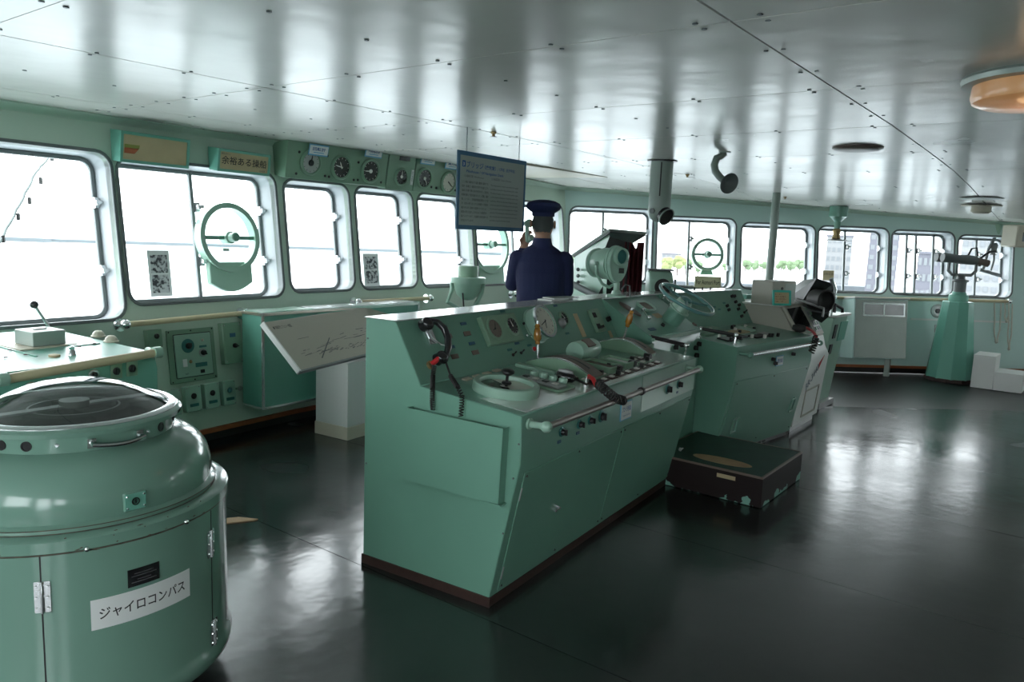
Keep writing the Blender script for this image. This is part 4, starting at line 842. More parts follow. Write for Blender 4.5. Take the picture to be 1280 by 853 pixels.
# green glazed drum between the telegraphs
x, y = at(K1, 730, 450); F = K1 @ T(x, y, .06); b = MB(F); b.M = F @ RY(PI/2)
b.lathe([(.0001, -.13), (.055, -.13), (.058, -.125), (.058, .08), (.052, .1), (.036, .118), (.0001, .125)], 32); dr_ = b.build('indicator_drum', 'pale_green_paint', c1)
b = MB(F); b.lathe([(.0595, -.06), (.0595, .02)], 10, a0=0, a1=.1); b = MB(F @ RX(.5)); b.box((-.07, -.03, .052), (.02, .03, .061)); b.build('drum_window', 'brown_face', dr_); b = MB(F); b.box((-.1, -.045, -.06), (.08, .045, -.03)); b.build('drum_foot', 'pale_green_paint', dr_)
# short grey steel lamp arm by the clock
x, y = at(K1, 700, 434); b = MB(K1 @ T(x, y)); b.lathe([(.035, 0), (.035, .006), (.012, .012)], 16); b.tube([(0, 0, 0), (-.01, .0, .07), (-.03, -.005, .13)], [.014, .012, .012], 12); b.sph((-.035, -.006, .15), .03, 14, (1, 1, 1.25)); b.build('reading_lamp', 'dull_steel', c1)
# box with two white-topped covers
for (p, a_, m_) in (((749, 461), (.075, .1), 'brown_face'), ((771, 456), (.07, .09), 'white_paint')):
    x, y = at(K1, *p); b = MB(K1 @ T(x, y)); b.ring(rrect(-a_[0], -a_[1], a_[0], a_[1], .012), rrect(-a_[0]+.014, -a_[1]+.014, a_[0]-.014, a_[1]-.014, .008), 0, .035); hb = b.build('recessed_tray', 'sage_paint', c1, bevel=.003)
    b = MB(K1 @ T(x, y)); b.box((-a_[0]+.012, -a_[1]+.012, 0), (a_[0]-.012, a_[1]-.012, .02)); b.build('tray_face', m_, hb)
# low round ring at the right back
x, y = at(K1, 796, 433); b = MB(K1 @ T(x, y)); b.lathe([(.11, 0), (.11, .03), (.1, .035), (.088, .03), (.086, .01), (.0001, .01)], 40); rg = b.build('round_indicator', 'sage_paint', c1)
b = MB(K1 @ T(x, y)); b.lathe([(.085, .01), (.085, .014), (.0001, .014)], 32); b.build('indicator_face', 'gloss_black', rg)
# rows of illuminated switches near the front edge
random.seed(11)
for rrow in range(3):
    for k in range(9):
        u = .8+k*.105+rrow*.012; v = .075+rrow*.058
        if u > 1.85: continue
        F = K1 @ T(u, v); sw = None
        b = MB(F); b.box((-.036, -.022, 0), (.036, .022, .006)); sw = b.build('switch_plate', 'brown_kick' if rrow != 1 else 'sage_paint', c1, bevel=.0015)
        b = MB(F); b.box((-.014+.012*(k % 2), -.012, .006), (.016+.012*(k % 2), .012, .012)); b.build('white_key', 'switch_white', sw, bevel=.001)
        if (k+rrow) % 3 == 0:
            b = MB(F); b.box((-.034, -.012, .006), (-.014, .012, .03)); b.build('black_key', 'black', sw, bevel=.002)
for p in ((772, 465), (790, 458), (809, 449)):
    x, y = at(K1, *p); b = MB(K1 @ T(x, y)); b.box((-.022, -.02, 0), (.022, .02, .035)); b.build('black_key', 'black', c1, bevel=.004)
b = MB(K1); b.prism([(.06, .015), (L1-.03, .015), (L1-.03, .25), (.06, .25)], -.002, .001); b.build('worn_steel_strip', 'worktop_steel', c1)
x, y = at(K1, 732, 482); b = MB(K1 @ T(x, y)); b.cyl((0, 0, 0), (0, 0, .045), .008, n=12); b.lathe([(.016, 0), (.016, .004), (.01, .006)], 12); b.build('post', 'chrome', c1)
# cross bar on chrome posts at the right end
def crossbar(K, pa, pb, parent, h=.07):
    F = K @ T(0, 0, h); a = Vector((*at(F, *pa), 0)); c = Vector((*at(F, *pb), 0)); b = MB(F); b.cyl(a, c, .013, n=14); br = b.build('cross_bar', 'rubber_black', parent)
    for e in (a, c): b = MB(F); b.sph(e, .018, 12); b.cyl((e.x, e.y, -h), e, .008, n=10); b.lathe([(.02, -h), (.02, -h+.005), (.01, -h+.008)], 14, (e.x, e.y, 0)); b.build('bar_post', 'chrome', br)
crossbar(K1, (812, 421), (858, 432), c1)
# front face
VF = V1 @ T(0, 0, .0)
b = MB(V1); b.prism([(1.25, .0), (L1-.0, .0), (L1, .2), (1.25, .2)], 0, .002); b.build('bright_panel', 'pale_green_paint', c1)
for p, r in (((701.5, 540), .015), ((723.6, 530.5), .015), ((737, 525.5), .015), ((751, 520.5), .02), ((834, 486.5), .02), ((847.5, 480.5), .018)): knob(V1 @ T(0, 0, .002), at(V1, *p), r, c1, h=.03, base='plate_teal')
for p in ((698.5, 552.5), (721.8, 541.5), (846, 490.5)): plate(V1, p, .03, .014, 'plate_navy', c1, t=.004)
x, y = at(V1, 782, 513); panel(V1, x-.07, y-.05, x+.07, y+.05, .005, 'label_blue', c1, 'name_plate', .001); F = V1 @ T(x, y, .005); panel(F, -.064, -.044, .064, .044, .001, 'paper', c1, 'name_plate_face', 0)
text(F, 'プロペラ制御盤', 0, -.002, .03, 'blue_ink', c1, z=.002, wmax=.11, align='CENTER', bold=.01); text(F, 'Propeller Control Stand', 0, -.028, .014, 'blue_ink', c1, z=.002, wmax=.09, align='CENTER')
RF = V1 @ T(0, 0, .085); a = Vector((*at(RF, 683, 534), 0)); c = Vector((*at(RF, 874, 462), 0)); b = MB(RF); b.tube([a, c], .0145, 14); gr = b.build('grab_rail', 'rail_steel', c1)
for e in (a, c): b = MB(RF); b.sph(e, .025, 16); b.cyl(e, (e.x, e.y, -.085), .014, n=12); b.cyl((e.x, e.y, -.085), (e.x, e.y, -.075), .024, n=16); b.build('rail_bracket', 'pale_green_paint', gr)
b = MB(RF); m_ = a.lerp(c, .52); b.cyl(m_-(c-a).normalized()*.008, m_+(c-a).normalized()*.008, .021, n=16); b.build('rail_clip', 'black', gr)
# handset on its hook (a thing of its own)
F = S1 @ T(0, 0, .05); pts = [Vector((*at(F, *p), z)) for p, z in (((536, 401), .0), ((544, 404), .012), ((551, 413), .022), ((555.5, 425), .024), ((557, 437), .018), ((557, 446), .004))]
M = F @ T(*pts[3]); hs = thing('telephone_handset', 'black telephone handset hanging on the left end of the sloping console', 'handset', M)
b = MB(F); b.tube(pts, [.014, .016, .017, .017, .017, .015], 12); b.build('grip', 'gloss_black', hs)
for (px_, py_), z, name in (((535, 404), -.01, 'earpiece'), ((552, 447), -.004, 'mouthpiece')):
    x, y = at(F, px_, py_); b = MB(F @ T(x, y, z)); b.sph((.006, 0, .004), .033, 18, (1, 1, .7)); b.cyl((0, 0, -.026), (0, 0, .0), .03, .027, 18); b.build(name, 'gloss_black', hs)
b = MB(S1); x, y = at(S1, 535, 419); b.tube([(x-.01, y+.03, .02), (x-.005, y-.02, .02), (x+.035, y-.06, .02), (x+.04, y-.075, .04)], .004, 6); b.box((x-.02, y-.05, 0), (x+.03, y+.05, .012)); b.build('handset_hook', 'bright_metal', c1)
x, y = at(S1, 537, 457); b = MB(S1 @ T(x, y)); b.lathe([(.02, 0), (.02, .012), (.014, .014), (.014, .0)], 14); b.build('cord_socket', 'brass', c1); b = MB(S1 @ T(x, y)); b.tube([(0, 0, .014), (.025, .015, .05)], .012, 10); b.build('red_plug', 'red', c1)
E2 = E1 @ T(0, 0, .02)
w = lambda Fm, px_, py_: Fm @ Vector((*at(Fm, px_, py_), 0))
P = [w(S1 @ T(0, 0, .05), 543, 457), w(S1 @ T(0, 0, .03), 541, 470), w(E2, 540.5, 487), w(E2, 540, 500), w(E1 @ T(0, 0, .03), 541, 513)]
coil(P, .009, .0028, 34, 'rubber_black', hs)
P = [w(S1 @ T(0, 0, .05), 557, 452), w(S1 @ T(0, 0, .07), 563, 470), w(E1 @ T(0, 0, .02), 572, 484), w(E2, 577.5, 495), w(E2, 577, 508), w(E1 @ T(0, 0, .03), 576, 521)]
b = MB(); b.tube(P[:3], .005, 8); b.build('cord', 'rubber_black', hs); coil(P[1:], .009, .0028, 30, 'rubber_black', hs)
# hand microphone lying on the console with red band and coiled cord over the rail
F = K1 @ T(0, 0, .03); a = Vector((*at(F, 694, 469), 0)); c = Vector((*at(F, 719, 474), 0)); M = F @ T(*a.lerp(c, .5)); mc = thing('hand_microphone', 'dark brown hand microphone with red band lying on the console worktop', 'microphone', M)
b = MB(F); u = (c-a); b.tube([a, a+u*.1, a+u*.5, a+u*.9, c], [.012, .026, .028, .022, .012], 12); b.build('body', 'gloss_black', mc)
b = MB(F @ T(0, 0, .026)); b.tube([a+u*.15, a+u*.55, a+u*.85], [.01, .017, .008], 8); b.build('face_strip', 'dull_steel', mc)
e = Vector((*at(F, 734, 481), 0)); b = MB(F); b.tube([c, c.lerp(e, .5), e], .006, 8); b.build('cord', 'rubber_black', mc)
b = MB(F); b.tube([Vector((*at(F, 736, 473), .01)), Vector((*at(F, 741, 477), .012)), Vector((*at(F, 746, 483), .0))], .011, 10); b.build('red_band', 'red', mc)
coil([F @ Vector((*at(F, 747, 482), .01)), F @ Vector((*at(F, 756, 489), .005)), RF @ Vector((*at(RF, 767, 498), .01)), RF @ Vector((*at(RF, 779, 501), .0))], .02, .0048, 13, 'rubber_black', mc, per=12)
# ------------------------------------------------------------------ centre (steering) console
CC = T(4.475, 2.79); WC = .78
PC = [(0, .03), (0, 1.19), (-.2, 1.19), (-.575, .972), (-.585, .95), (-.585, .03)]
cc = thing('steering_console', 'green steering stand console with sloping top in the middle carrying the wheel', 'console', CC)
b = MB(CC); b.side(PC, 0, WC); b.build('body', 'green_paint', cc, bevel=.004)
b = MB(CC); b.box((-.004, -.205, 1.19), (WC+.06, .006, 1.2)); b.build('top_ledge', 'worktop_steel', cc, bevel=.0015)
b = MB(CC); b.side([(-.58, .965), (-.6, .965), (-.6, .945), (-.58, .945)], 0, WC); b.build('front_lip', 'pale_green_paint', cc)
SC = frame(CC @ Vector((0, -.575, .972)), (1, 0, 0), (0, .375, .218)); VC = frame(CC @ Vector((0, -.585, .03)), (1, 0, 0), (0, 0, 1))
F = SC; x, y = at(F, 787, 387.5); b = MB(F @ T(x, y) @ RZ(1.9)); b.prism(circ(0, 0, .09, 28, .035), 0, .012); b.build('oval_instrument', 'brown_face', cc, bevel=.003)
x, y = at(F, 807, 384); b = MB(F @ T(x, y)); b.ring(rrect(-.085, -.06, .085, .06, .045), rrect(-.07, -.045, .07, .045, .035), 0, .018); iw = b.build('inclinometer', 'pale_green_paint', cc, bevel=.003); b = MB(F @ T(x, y)); b.prism(rrect(-.07, -.045, .07, .045, .035), 0, .008); b.build('inclinometer_face', 'brown_face', iw)
for p, r in (((801, 392), .014), ((808, 402.5), .018), ((828, 374.5), .014), ((836, 383), .018)):
    x, y = at(F, *p); b = MB(F @ T(x, y)); b.cyl((0, 0, 0), (0, 0, .03), r*.5, n=10); b.sph((0, 0, .035), r, 12); b.build('lever_knob', 'chrome', cc)
b = MB(F); b.cyl((*at(F, 801, 392), .03), (*at(F, 808, 402.5), .03), .005, n=8); b.build('link_arm', 'chrome', cc)
b = MB(F); b.cyl((*at(F, 828, 374.5), .03), (*at(F, 836, 383), .03), .005, n=8); b.build('link_arm', 'chrome', cc)
plate(F, (822, 395), .1, .05, 'parchment', cc, 'instruction_card'); plate(F, (815, 412), .09, .03, 'plate_navy', cc); knob(F, (828, 407.5), .015, cc); knob(F, (868, 406), .02, cc, m='brown_face', name='socket', h=.01)
for p in ((843, 434), (851, 431), (868, 435), (869, 444), (872, 430)): knob(VC, p, .018, cc, h=.03)
# steering column and wheel
hub = Vector((5.07, 2.19, 1.2)); 
x, y = at(SC, 838, 402); base = SC @ Vector((x, y, 0)); mat('wheel_paint', (.11,.27,.26), .3, coat=.2); nrm = Vector((0.1, -.45, .88)).normalized()
def on_axis(px_, py_, o, d):      # point of the line o+t d nearest to a sight line
    r = ray(px_, py_).normalized(); w0 = o-EYE; a_, b_, c_, d_, e_ = d.dot(d), d.dot(r), r.dot(r), d.dot(w0), r.dot(w0); return o+d*((b_*e_-c_*d_)/(a_*c_-b_*b_))
ax = Vector((.02, -.55, .83)).normalized(); hub = on_axis(864, 380, base, ax)
b = MB(); b.tube([base-ax*.05, base+(hub-base)*.55], .07, 28); b.build('steering_column', 'green_paint', cc)
b = MB(); b.tube([base+(hub-base)*.55, base+(hub-base)*.6], .078, 28); b.tube([base+(hub-base)*.6, hub], [.066, .05], 28); b.build('column_head', 'pale_green_paint', cc)
HF = frame(hub, (1, 0, 0), nrm.cross((1, 0, 0))); wr = .205
b = MB(HF); b.lathe([(.04, -.01), (.04, .01), (.028, .02), (.0001, .024)], 24); wh = b.build('steering_wheel', 'wheel_paint', cc)
b = MB(HF); b.tube([(wr*math.cos(2*PI*k/48), wr*math.sin(2*PI*k/48), .01) for k in range(48)], .0125, 12, closed=True); b.build('rim', 'wheel_paint', wh)
b = MB(HF); b.tube([((wr)*math.cos(2*PI*k/48), (wr)*math.sin(2*PI*k/48), .0195) for k in range(48)], .0045, 6, closed=True); b.build('rim_strip', 'chrome', wh)
for a_ in (PI/2, PI*7/6, PI*11/6):
    b = MB(HF); b.tube([(.03*math.cos(a_), .03*math.sin(a_), .0), (wr*.6*math.cos(a_), wr*.6*math.sin(a_), -.002), (wr*.97*math.cos(a_), wr*.97*math.sin(a_), .01)], [.014, .009, .009], 10); b.build('spoke', 'wheel_paint', wh)
# ------------------------------------------------------------------ right console
th = math.radians(-8); C2 = T(5.337, 2.763) @ RZ(th); L2 = 1.27
c2 = console(C2, L2, 'shorter green console right of the steering wheel with two bail handles', 'bridge_console'); S2, K2, V2, B2 = console_frames(C2)
for p in ((918.6, 378), (923, 382), (922, 387), (926, 396), (908, 383), (910, 388), (914, 371), (917, 371)): knob(S2, p, .014, c2, h=.025)
for p in ((893, 384), (899, 387), (905, 379)): plate(S2, p, .04, .014, 'plate_teal', c2)
for p in ((930, 391), (936, 389), (942, 387)): toggle(S2, p, c2, s=1.3)
crossbar(K2, (876, 411), (920, 419), c2)
pdd = random.Random(5)
for k, (u, v, w_, d_, m_, h_) in enumerate(((.1, .32, .13, .16, 'sage_paint', .02), (.25, .34, .13, .18, 'green_paint', .025), (.4, .36, .13, .16, 'sage_paint', .02), (.12, .14, .14, .1, 'black', .012), (.3, .16, .16, .1, 'rubber_black', .015), (.5, .28, .22, .1, 'parchment', .012), (.52, .12, .2, .08, 'rubber_black', .012), (.72, .3, .13, .14, 'pale_green_paint', .015), (.74, .14, .12, .1, 'dull_steel', .01), (.88, .36, .1, .1, 'sage_paint', .02))):
    panel(K2, u, v, u+w_, v+d_, h_, m_, c2, 'console_unit', .004)
for k in range(16):
    u = .15+pdd.random()*.75; v = .05+pdd.random()*.42; b = MB(K2 @ T(u, v)); b.box((-.012, -.01, 0), (.012, .01, .03)); b.build('white_key' if k % 3 == 0 else 'black_key', 'switch_white' if k % 3 == 0 else 'black', c2, bevel=.002)
RF2 = V2 @ T(0, 0, .08); a = Vector((*at(RF2, 938, 444), 0)); c = Vector((*at(RF2, 1025, 429), 0)); b = MB(RF2); b.tube([a, c], .0145, 14); gr = b.build('grab_rail', 'bright_metal', c2)
for e in (a, c): b = MB(RF2); b.sph(e, .024, 16); b.cyl(e, (e.x, e.y, -.08), .014, n=12); b.build('rail_bracket', 'green_paint', gr)
x, y = at(V2, 974, 451); panel(V2, x-.06, y-.04, x+.06, y+.04, .005, 'label_blue', c2, 'name_plate', .001); F = V2 @ T(x, y, .005); panel(F, -.054, -.034, .054, .034, .001, 'paper', c2, 'name_plate_face', 0); text(F, '通信盤', 0, -.012, .035, 'blue_ink', c2, z=.002, wmax=.09, align='CENTER', bold=.01)
for p in ((967.5, 454), (990, 442.5), (965, 449)): knob(V2, p, .014, c2, h=.03)
d3, = front_doors(B2, [(.03, L2-.04)], .03, .6, c2)
for p in ((986, 505), (914, 530)):
    x, y = at(B2, *p); b = MB(B2 @ T(x, y, .006)); b.tube([(.045, .055, 0), (.045, .055, .02), (-.045, .055, .03), (-.05, .05, .03), (-.05, -.05, .03), (-.045, -.055, .03), (.045, -.055, .02), (.045, -.055, 0)], .006, 8); b.tube([(.045, -.055, .015), (.045, .055, .015)], .006, 8); b.build('bail_handle', 'green_paint', d3)
b = MB(C2); b.side([(-.62, .0), (-.62, .03), (-.735, .03), (-.735, .0)], .1, L2-.05); b.build('louvre_plinth', 'dull_steel', c2)
for k in range(9): b = MB(C2); b.box((.15+k*.08, -.738, .006), (.2+k*.08, -.735, .022)); b.build('louvre', 'black', c2)
# microphone with red cord on the right console
F = K2 @ T(0, 0, .04); a = Vector((*at(F, 991, 409), 0)); c = Vector((*at(F, 1007, 412), 0)); mc = thing('hand_microphone', 'dark hand microphone with thick red and black cord at the right console edge', 'microphone', F @ T(*a))
b = MB(F); b.tube([a, a.lerp(c, .3), a.lerp(c, .8), c], [.02, .035, .032, .018], 12); b.build('body', 'rubber_black', mc)
P = [F @ Vector((*at(F, 1008, 410), .0)), F @ Vector((*at(F, 1016, 414), .0)), RF2 @ Vector((*at(RF2, 1019, 421), .01))]; b = MB(); b.tube(P, .012, 10); b.build('red_band', 'red', mc)
coil([P[2], RF2 @ Vector((*at(RF2, 1015, 432), .015)), RF2 @ Vector((*at(RF2, 1013, 441), .005))], .022, .006, 7, 'rubber_black', mc, per=12)
# ------------------------------------------------------------------ low platform step
PL = T(4.47, 1.405) @ RZ(math.radians(-.5)); pf = thing('standing_platform', 'low dark brown platform step with chipped paint and green mat before the consoles', 'platform', PL)
b = MB(PL); b.box((0, 0, .004), (.785, .77, .19)); b.build('box', 'chipped_brown', pf, bevel=.003)
b = MB(PL); b.box((.012, .012, .19), (.773, .765, .198)); b.build('mat', 'platform_mat', pf)
b = MB(PL); b.prism(circ(.17, .33, .075, 20, .2), .198, .1988); b.build('worn_patch', 'wood_raw', pf)
for a_, c_ in (((0, 0, .186), (.785, .012, .2)), ((.0, 0, .186), (.012, .77, .2)), ((.773, 0, .186), (.785, .77, .2)), ((0, .76, .186), (.785, .77, .2))): b = MB(PL); b.box(a_, c_); b.build('edge_strip', 'brown_face', pf)
b = MB(PL); b.box((-.002, .17, .14), (0, .29, .165)); b.build('old_tape', 'parchment', pf)
# ================================================================== CLEAR VIEW SCREENS AND NOTICES
def clearview(fi, ctr, edge, label, off=-.1, box=True, sign=None):
    F = WF[fi] @ T(0, 0, off); x, y = at(F, *ctr); r = abs(at(F, *edge)[0]-x); M = F @ T(x, y); rt = thing('clear_view_screen', label, 'window wiper', M, 'round spinning wiper discs on the windows')
    b = MB(M); b.lathe([(r, -.06), (r+.012, -.06), (r+.014, .0), (r+.02, .01), (r+.02, .03), (r-.005, .034), (r-.02, .03), (r-.012, -.06), (r, -.06)], 48); b.build('ring', 'pale_green_paint', rt)
    b = MB(M); b.lathe([(r-.012, -.05), (r-.012, -.046), (.0001, -.046)], 40); b.build('pane', 'window_glass', rt)
    b = MB(M); b.box((-r+.01, -.014, -.01), (r-.01, .014, .008)); b.build('cross_bar', 'green_paint', rt, bevel=.003)
    b = MB(M); b.lathe([(.0001, -.06), (.045, -.06), (.048, -.05), (.048, .03), (.038, .036), (.036, .085), (.032, .09), (.0001, .09)], 28); mt = b.build('motor', 'pale_green_paint', rt)
    b = MB(M); b.lathe([(.026, .09), (.026, .094), (.0001, .096)], 20); b.build('motor_cap', 'green_paint', mt)
    if box:
        pts = [(-.78*r, -.75*r), (.78*r, -.75*r), (.78*r, -1.4*r)]+[(.78*r-(1.56*r)*k/8, -1.4*r-.28*r*math.sin(PI*k/8)) for k in range(1, 8)]+[(-.78*r, -1.4*r)]
        b = MB(M); b.prism(pts, -.05, .0); b.build('drive_cover', 'pale_green_paint', rt, bevel=.006)
    else:
        b = MB(M); b.prism([(-.3*r, -.95*r), (.3*r, -.95*r), (.45*r, -1.35*r), (-.45*r, -1.35*r)], -.03, .01); b.build('drive_cover', 'green_paint', rt, bevel=.004)
    return rt, M, r
cv, M, r = clearview(0, (286, 297.5), (319, 300), 'round pale green wiper disc on the second window from the left')
panel(M, -.03, -.1, .03, -.075, .002, 'paper', cv, 'small_label', 0, z=-.045); text(M, '回転窓', -.024, -.095, .015, 'ink', cv, z=-.042)
clearview(1, (612, 306), (633, 308), 'round pale green wiper disc behind the hanging blue bordered sign')
cv, M, r = clearview(2, (884, 318.5), (902, 320), 'smallest looking round wiper disc, above the For Aomori Port sign', box=False)
def notice(fi, a, c, label, cat='notice', m='paper', n=2, off=-.175):
    F = WF[fi] @ T(0, 0, off); x0, y0 = at(F, *a); x1, y1 = at(F, *c); x0, x1 = sorted((x0, x1)); y0, y1 = sorted((y0, y1)); M = F @ T(x0, y0); w_, h_ = x1-x0, y1-y0; rt = thing('window_notice', label, cat, M)
    panel(M, 0, 0, w_, h_, .002, m, rt, 'sheet', 0)
    for k in range(n): panel(M, w_*.12, h_*(.08+.43*k), w_*.88, h_*(.08+.43*k+.39), .001, 'photo_print', rt, 'printed_photo', 0, z=.002)
    return rt, M, w_, h_
notice(0, (183, 313), (216, 370), 'paper notice with two grey photographs on the second window from the left')
notice(1, (453, 317), (475, 357), 'paper notice with two grey photographs on the fourth window')
rt, M, w_, h_ = notice(2, (1028.5, 338), (1042, 351), 'small beige notice low in the window behind the black radar hood', m='parchment', n=0); text(M, 'お知らせ', w_/2, h_*.55, h_*.25, 'ink', rt, z=.003, align='CENTER', wmax=w_*.8)
F = WF[2] @ T(0, 0, .02); x0, y0 = at(F, 868, 359.5); x1, y1 = at(F, 901.5, 346.5); M = F @ T(x0, y0); w_, h_ = x1-x0, y1-y0; mat('sign_yellow', (.62,.6,.38), .5)
rt = thing('port_sign', 'small yellow sign reading For Aomori Port under the round wiper disc', 'sign', M); panel(M, 0, 0, w_, h_, .008, 'sign_yellow', rt, 'board', .001); text(M, 'For Aomori Port', w_/2, h_*.3, h_*.55, 'ink', rt, z=.0085, align='CENTER', wmax=w_*.9, bold=.01)
# ================================================================== HANGING INFORMATION SIGN
HY = 3.25; z_ = EYE+ray(573, 187)*(HY/ray(573, 187).y); zl = EYE+ray(573, 287)*(HY/ray(573, 287).y); zr = EYE+ray(658, 202)*(HY/ray(658, 202).y); zrb = EYE+ray(658.5, 290)*(HY/ray(658.5, 290).y)
sx0, sx1, st_, sb_ = z_.x, zr.x, (z_.z+zr.z)/2, (zl.z+zrb.z)/2
M = T(sx0, HY, sb_) @ RX(PI/2); w_, h_ = sx1-sx0, st_-sb_
sg = thing('hanging_sign', 'blue bordered grey information sign about the bridge hanging on chains', 'sign', M)
panel(M, 0, 0, w_, h_, .012, 'plate_navy', sg, 'board', .001, z=-.012); b = MB(M); mat('sign_blue', (.035,.13,.24), .45); panel(M, .0, .0, w_, h_, .001, 'sign_blue', sg, 'border', 0); panel(M, .022, .028, w_-.022, h_-.028, .001, 'sign_face', sg, 'face', 0, z=.001)
F = M @ T(0, 0, .0022); u = h_/100
panel(F, .04, h_*.8, .072, h_*.88, .0006, 'blue_ink', sg, 'number_block', 0); text(F, '3', .048, h_*.815, h_*.06, 'paper', sg, z=.001, bold=.02)
text(F, 'ブリッジ', .082, h_*.805, h_*.085, 'blue_ink', sg, bold=.015, wmax=.17); text(F, '（操舵室）', .265, h_*.81, h_*.055, 'blue_ink', sg, bold=.02, wmax=.12); text(F, '／C甲板（航海甲板）', .4, h_*.81, h_*.05, 'blue_ink', sg, wmax=.2, bold=.01)
text(F, 'Pilothouse / Of Navigation Deck', .082, h_*.735, h_*.045, 'blue_ink', sg, wmax=.39, bold=.02)
text(F, '①操舵室 Pilothouse', .06, h_*.675, h_*.035, 'ink_grey', sg, wmax=.2); text(F, '②海図室 Chart Room', .34, h_*.675, h_*.035, 'ink_grey', sg, wmax=.22)
jl = ['ここは船の操縦を行う最も重要な場所です。', '船長・航海士・操舵手が交代で当直に立ち、', '海峡の天候や潮の流れを見ながら、安全な', '航路を選んで船を進めました。舵輪、羅針', '儀、レーダー、主機遠隔操縦装置などが並', 'び、左右の張り出しからは岸壁との間隔を', '確かめながら着岸の指揮をとりました。', '前面の窓には波しぶきをはらう回転窓が', '設けられています。計器類は就航当時のま', 'ま残されています。']
el = ['The bridge was the control center where the captain', 'and officers steered the ship and watched the strait.', 'The wheel, the gyro compass, the radar and the engine', 'control stand are lined up so that they can be used', 'at all times. When the ship came alongside the pier,', 'orders were given from the wings at both ends while', 'the clear view screens kept the windows free of spray', 'and snow. The instruments remain just as they were', 'when the ship was in service between the two ports,', 'and visitors may look at them freely.']
for k, s in enumerate(jl): text(F, s, .04, h_*(.6-.055*k), h_*.034, 'ink', sg, 'text_line', wmax=.275*min(1, len(s)/19), res=1)
for k, s in enumerate(el): text(F, s, .335, h_*(.595-.052*k), h_*.032, 'ink', sg, 'text_line', wmax=.31*min(1, len(s)/50), res=1)
for cx_ in (.08, w_-.09):
    x = sx0+cx_; L = cz(x)-st_; n = max(4, int(L/.022)); b = MB()
    for k in range(n):
        zc = st_+L*(k+.5)/n; c_ = [(x+(.004 if k % 2 else 0)*math.cos(t)+(0 if k % 2 else 0), HY+(0 if k % 2 else .004)*math.cos(t), zc+.013*math.sin(t)) for t in [2*PI*j/8 for j in range(8)]]; b.tube(c_, .0016, 5, closed=True)
    b.build('chain', 'gasket', sg, kind='stuff')
# ================================================================== THINGS HANGING FROM THE CEILING
def ceil_at(px, py):
    z = CEIL
    for _ in range(30): p = on_z(px, py, z); z = z*.5+cz(p.x)*.5
    return p
def sprinkler(px, py, label):
    p = ceil_at(px, py); M = T(*p); rt = thing('sprinkler_head', label, 'sprinkler', M, 'ceiling sprinkler heads'); b = MB(M); b.lathe([(.02, 0), (.018, -.012), (.01, -.016), (.01, -.03), (.0001, -.03)], 12); b.build('body', 'brass', rt)
    b = MB(M); b.lathe([(.024, -.034), (.024, -.031), (.0001, -.03)], 12); b.build('deflector', 'dull_steel', rt)
sprinkler(617, 165, 'brass sprinkler head on the ceiling above the hanging sign'); sprinkler(859.5, 218, 'brass sprinkler head on the ceiling between the hanging tube and the horn'); sprinkler(981.5, 246, 'dark sprinkler head on the ceiling just right of the pole')
p = ceil_at(828, 201); M = T(*p); rt = thing('hanging_tube', 'thick grey green tube with open elbow end hanging from the ceiling', 'voice pipe', M); ZB_ = -.42; d_ = (p-EYE); d2_ = Vector((d_.x, d_.y, 0)).normalized()
b = MB(M); b.lathe([(.125, 0), (.125, -.008), (.085, -.012), (.085, .0)], 32); b.build('flange', 'black', rt)
b = MB(M); b.lathe([(.094, -.005), (.094, -.4)], 32); b.tube([(0, 0, -.4), (0, 0, -.405)], .094, 32); b.build('tube', 'grey_paint', rt)
HV = frame((p.x, p.y, p.z-.42), (.604, -.796, 0), (.797, .604, 0))   # x to the right of the view, y away
b = MB(HV); b.sph((0, 0, 0), .097, 24); ml = b.build('elbow', 'grey_paint', rt)
q = Vector((.5, -.72, -.48)).normalized(); F = MB(HV); F.cyl(q*.03, q*.104, .072, .072, 28); F.build('mouth', 'black', rt)
b = MB(HV); b.cyl(q*.08, q*.1, .078, .074, 28); o = MB(HV); 
rn = frame(HV @ (q*.096), HV.to_3x3() @ q.orthogonal(), HV.to_3x3() @ q.cross(q.orthogonal())); b = MB(rn); b.lathe([(.068, 0), (.076, 0), (.078, .012), (.068, .012), (.068, 0)], 28); b.build('mouth_rim', 'grey_paint', rt)
b = MB(HV); b.cyl((-.06, -.05, 0), (-.08, -.09, -.005), .022, n=14); b.build('side_knob', 'frame_grey', rt); b = MB(HV); b.box((-.028, -.0965, .12), (-.018, -.085, .4)); b.build('slot', 'black', rt)
p = ceil_at(906, 190); M = T(*p); rt = thing('voice_horn', 'curved grey green pipe ending in a black horn hanging from the ceiling', 'horn', M); H2 = frame(p, (.604, -.796, 0), (.797, .604, 0))
S = 5.6/940; pth = [(0, 0, -.01), (-.03, -.01, -.035), (-.062, -.02, -.05), (-.078, -.03, -.1), (-.07, -.04, -.15), (-.04, -.06, -.19), (-.012, -.085, -.22)]
b = MB(H2); b.tube(pth, [.024, .026, .028, .028, .028, .027, .026], 16); b.build('bent_pipe', 'grey_paint', rt); b = MB(H2); b.cyl((0, 0, 0), (0, 0, -.008), .045, n=20); b.build('flange', 'grey_paint', rt)
a_ = Vector(pth[-1]); dq = Vector((.35, -.78, -.3)).normalized(); hb_ = MB(frame(H2 @ a_, H2.to_3x3() @ dq.orthogonal(), H2.to_3x3() @ dq.cross(dq.orthogonal()))); hb_.lathe([(.024, -.01), (.03, .02), (.045, .045), (.072, .06), (.078, .062), (.076, .068), (.06, .06), (.035, .045), (.0001, .02)], 32); hb_.build('horn_bell', 'gasket', rt)
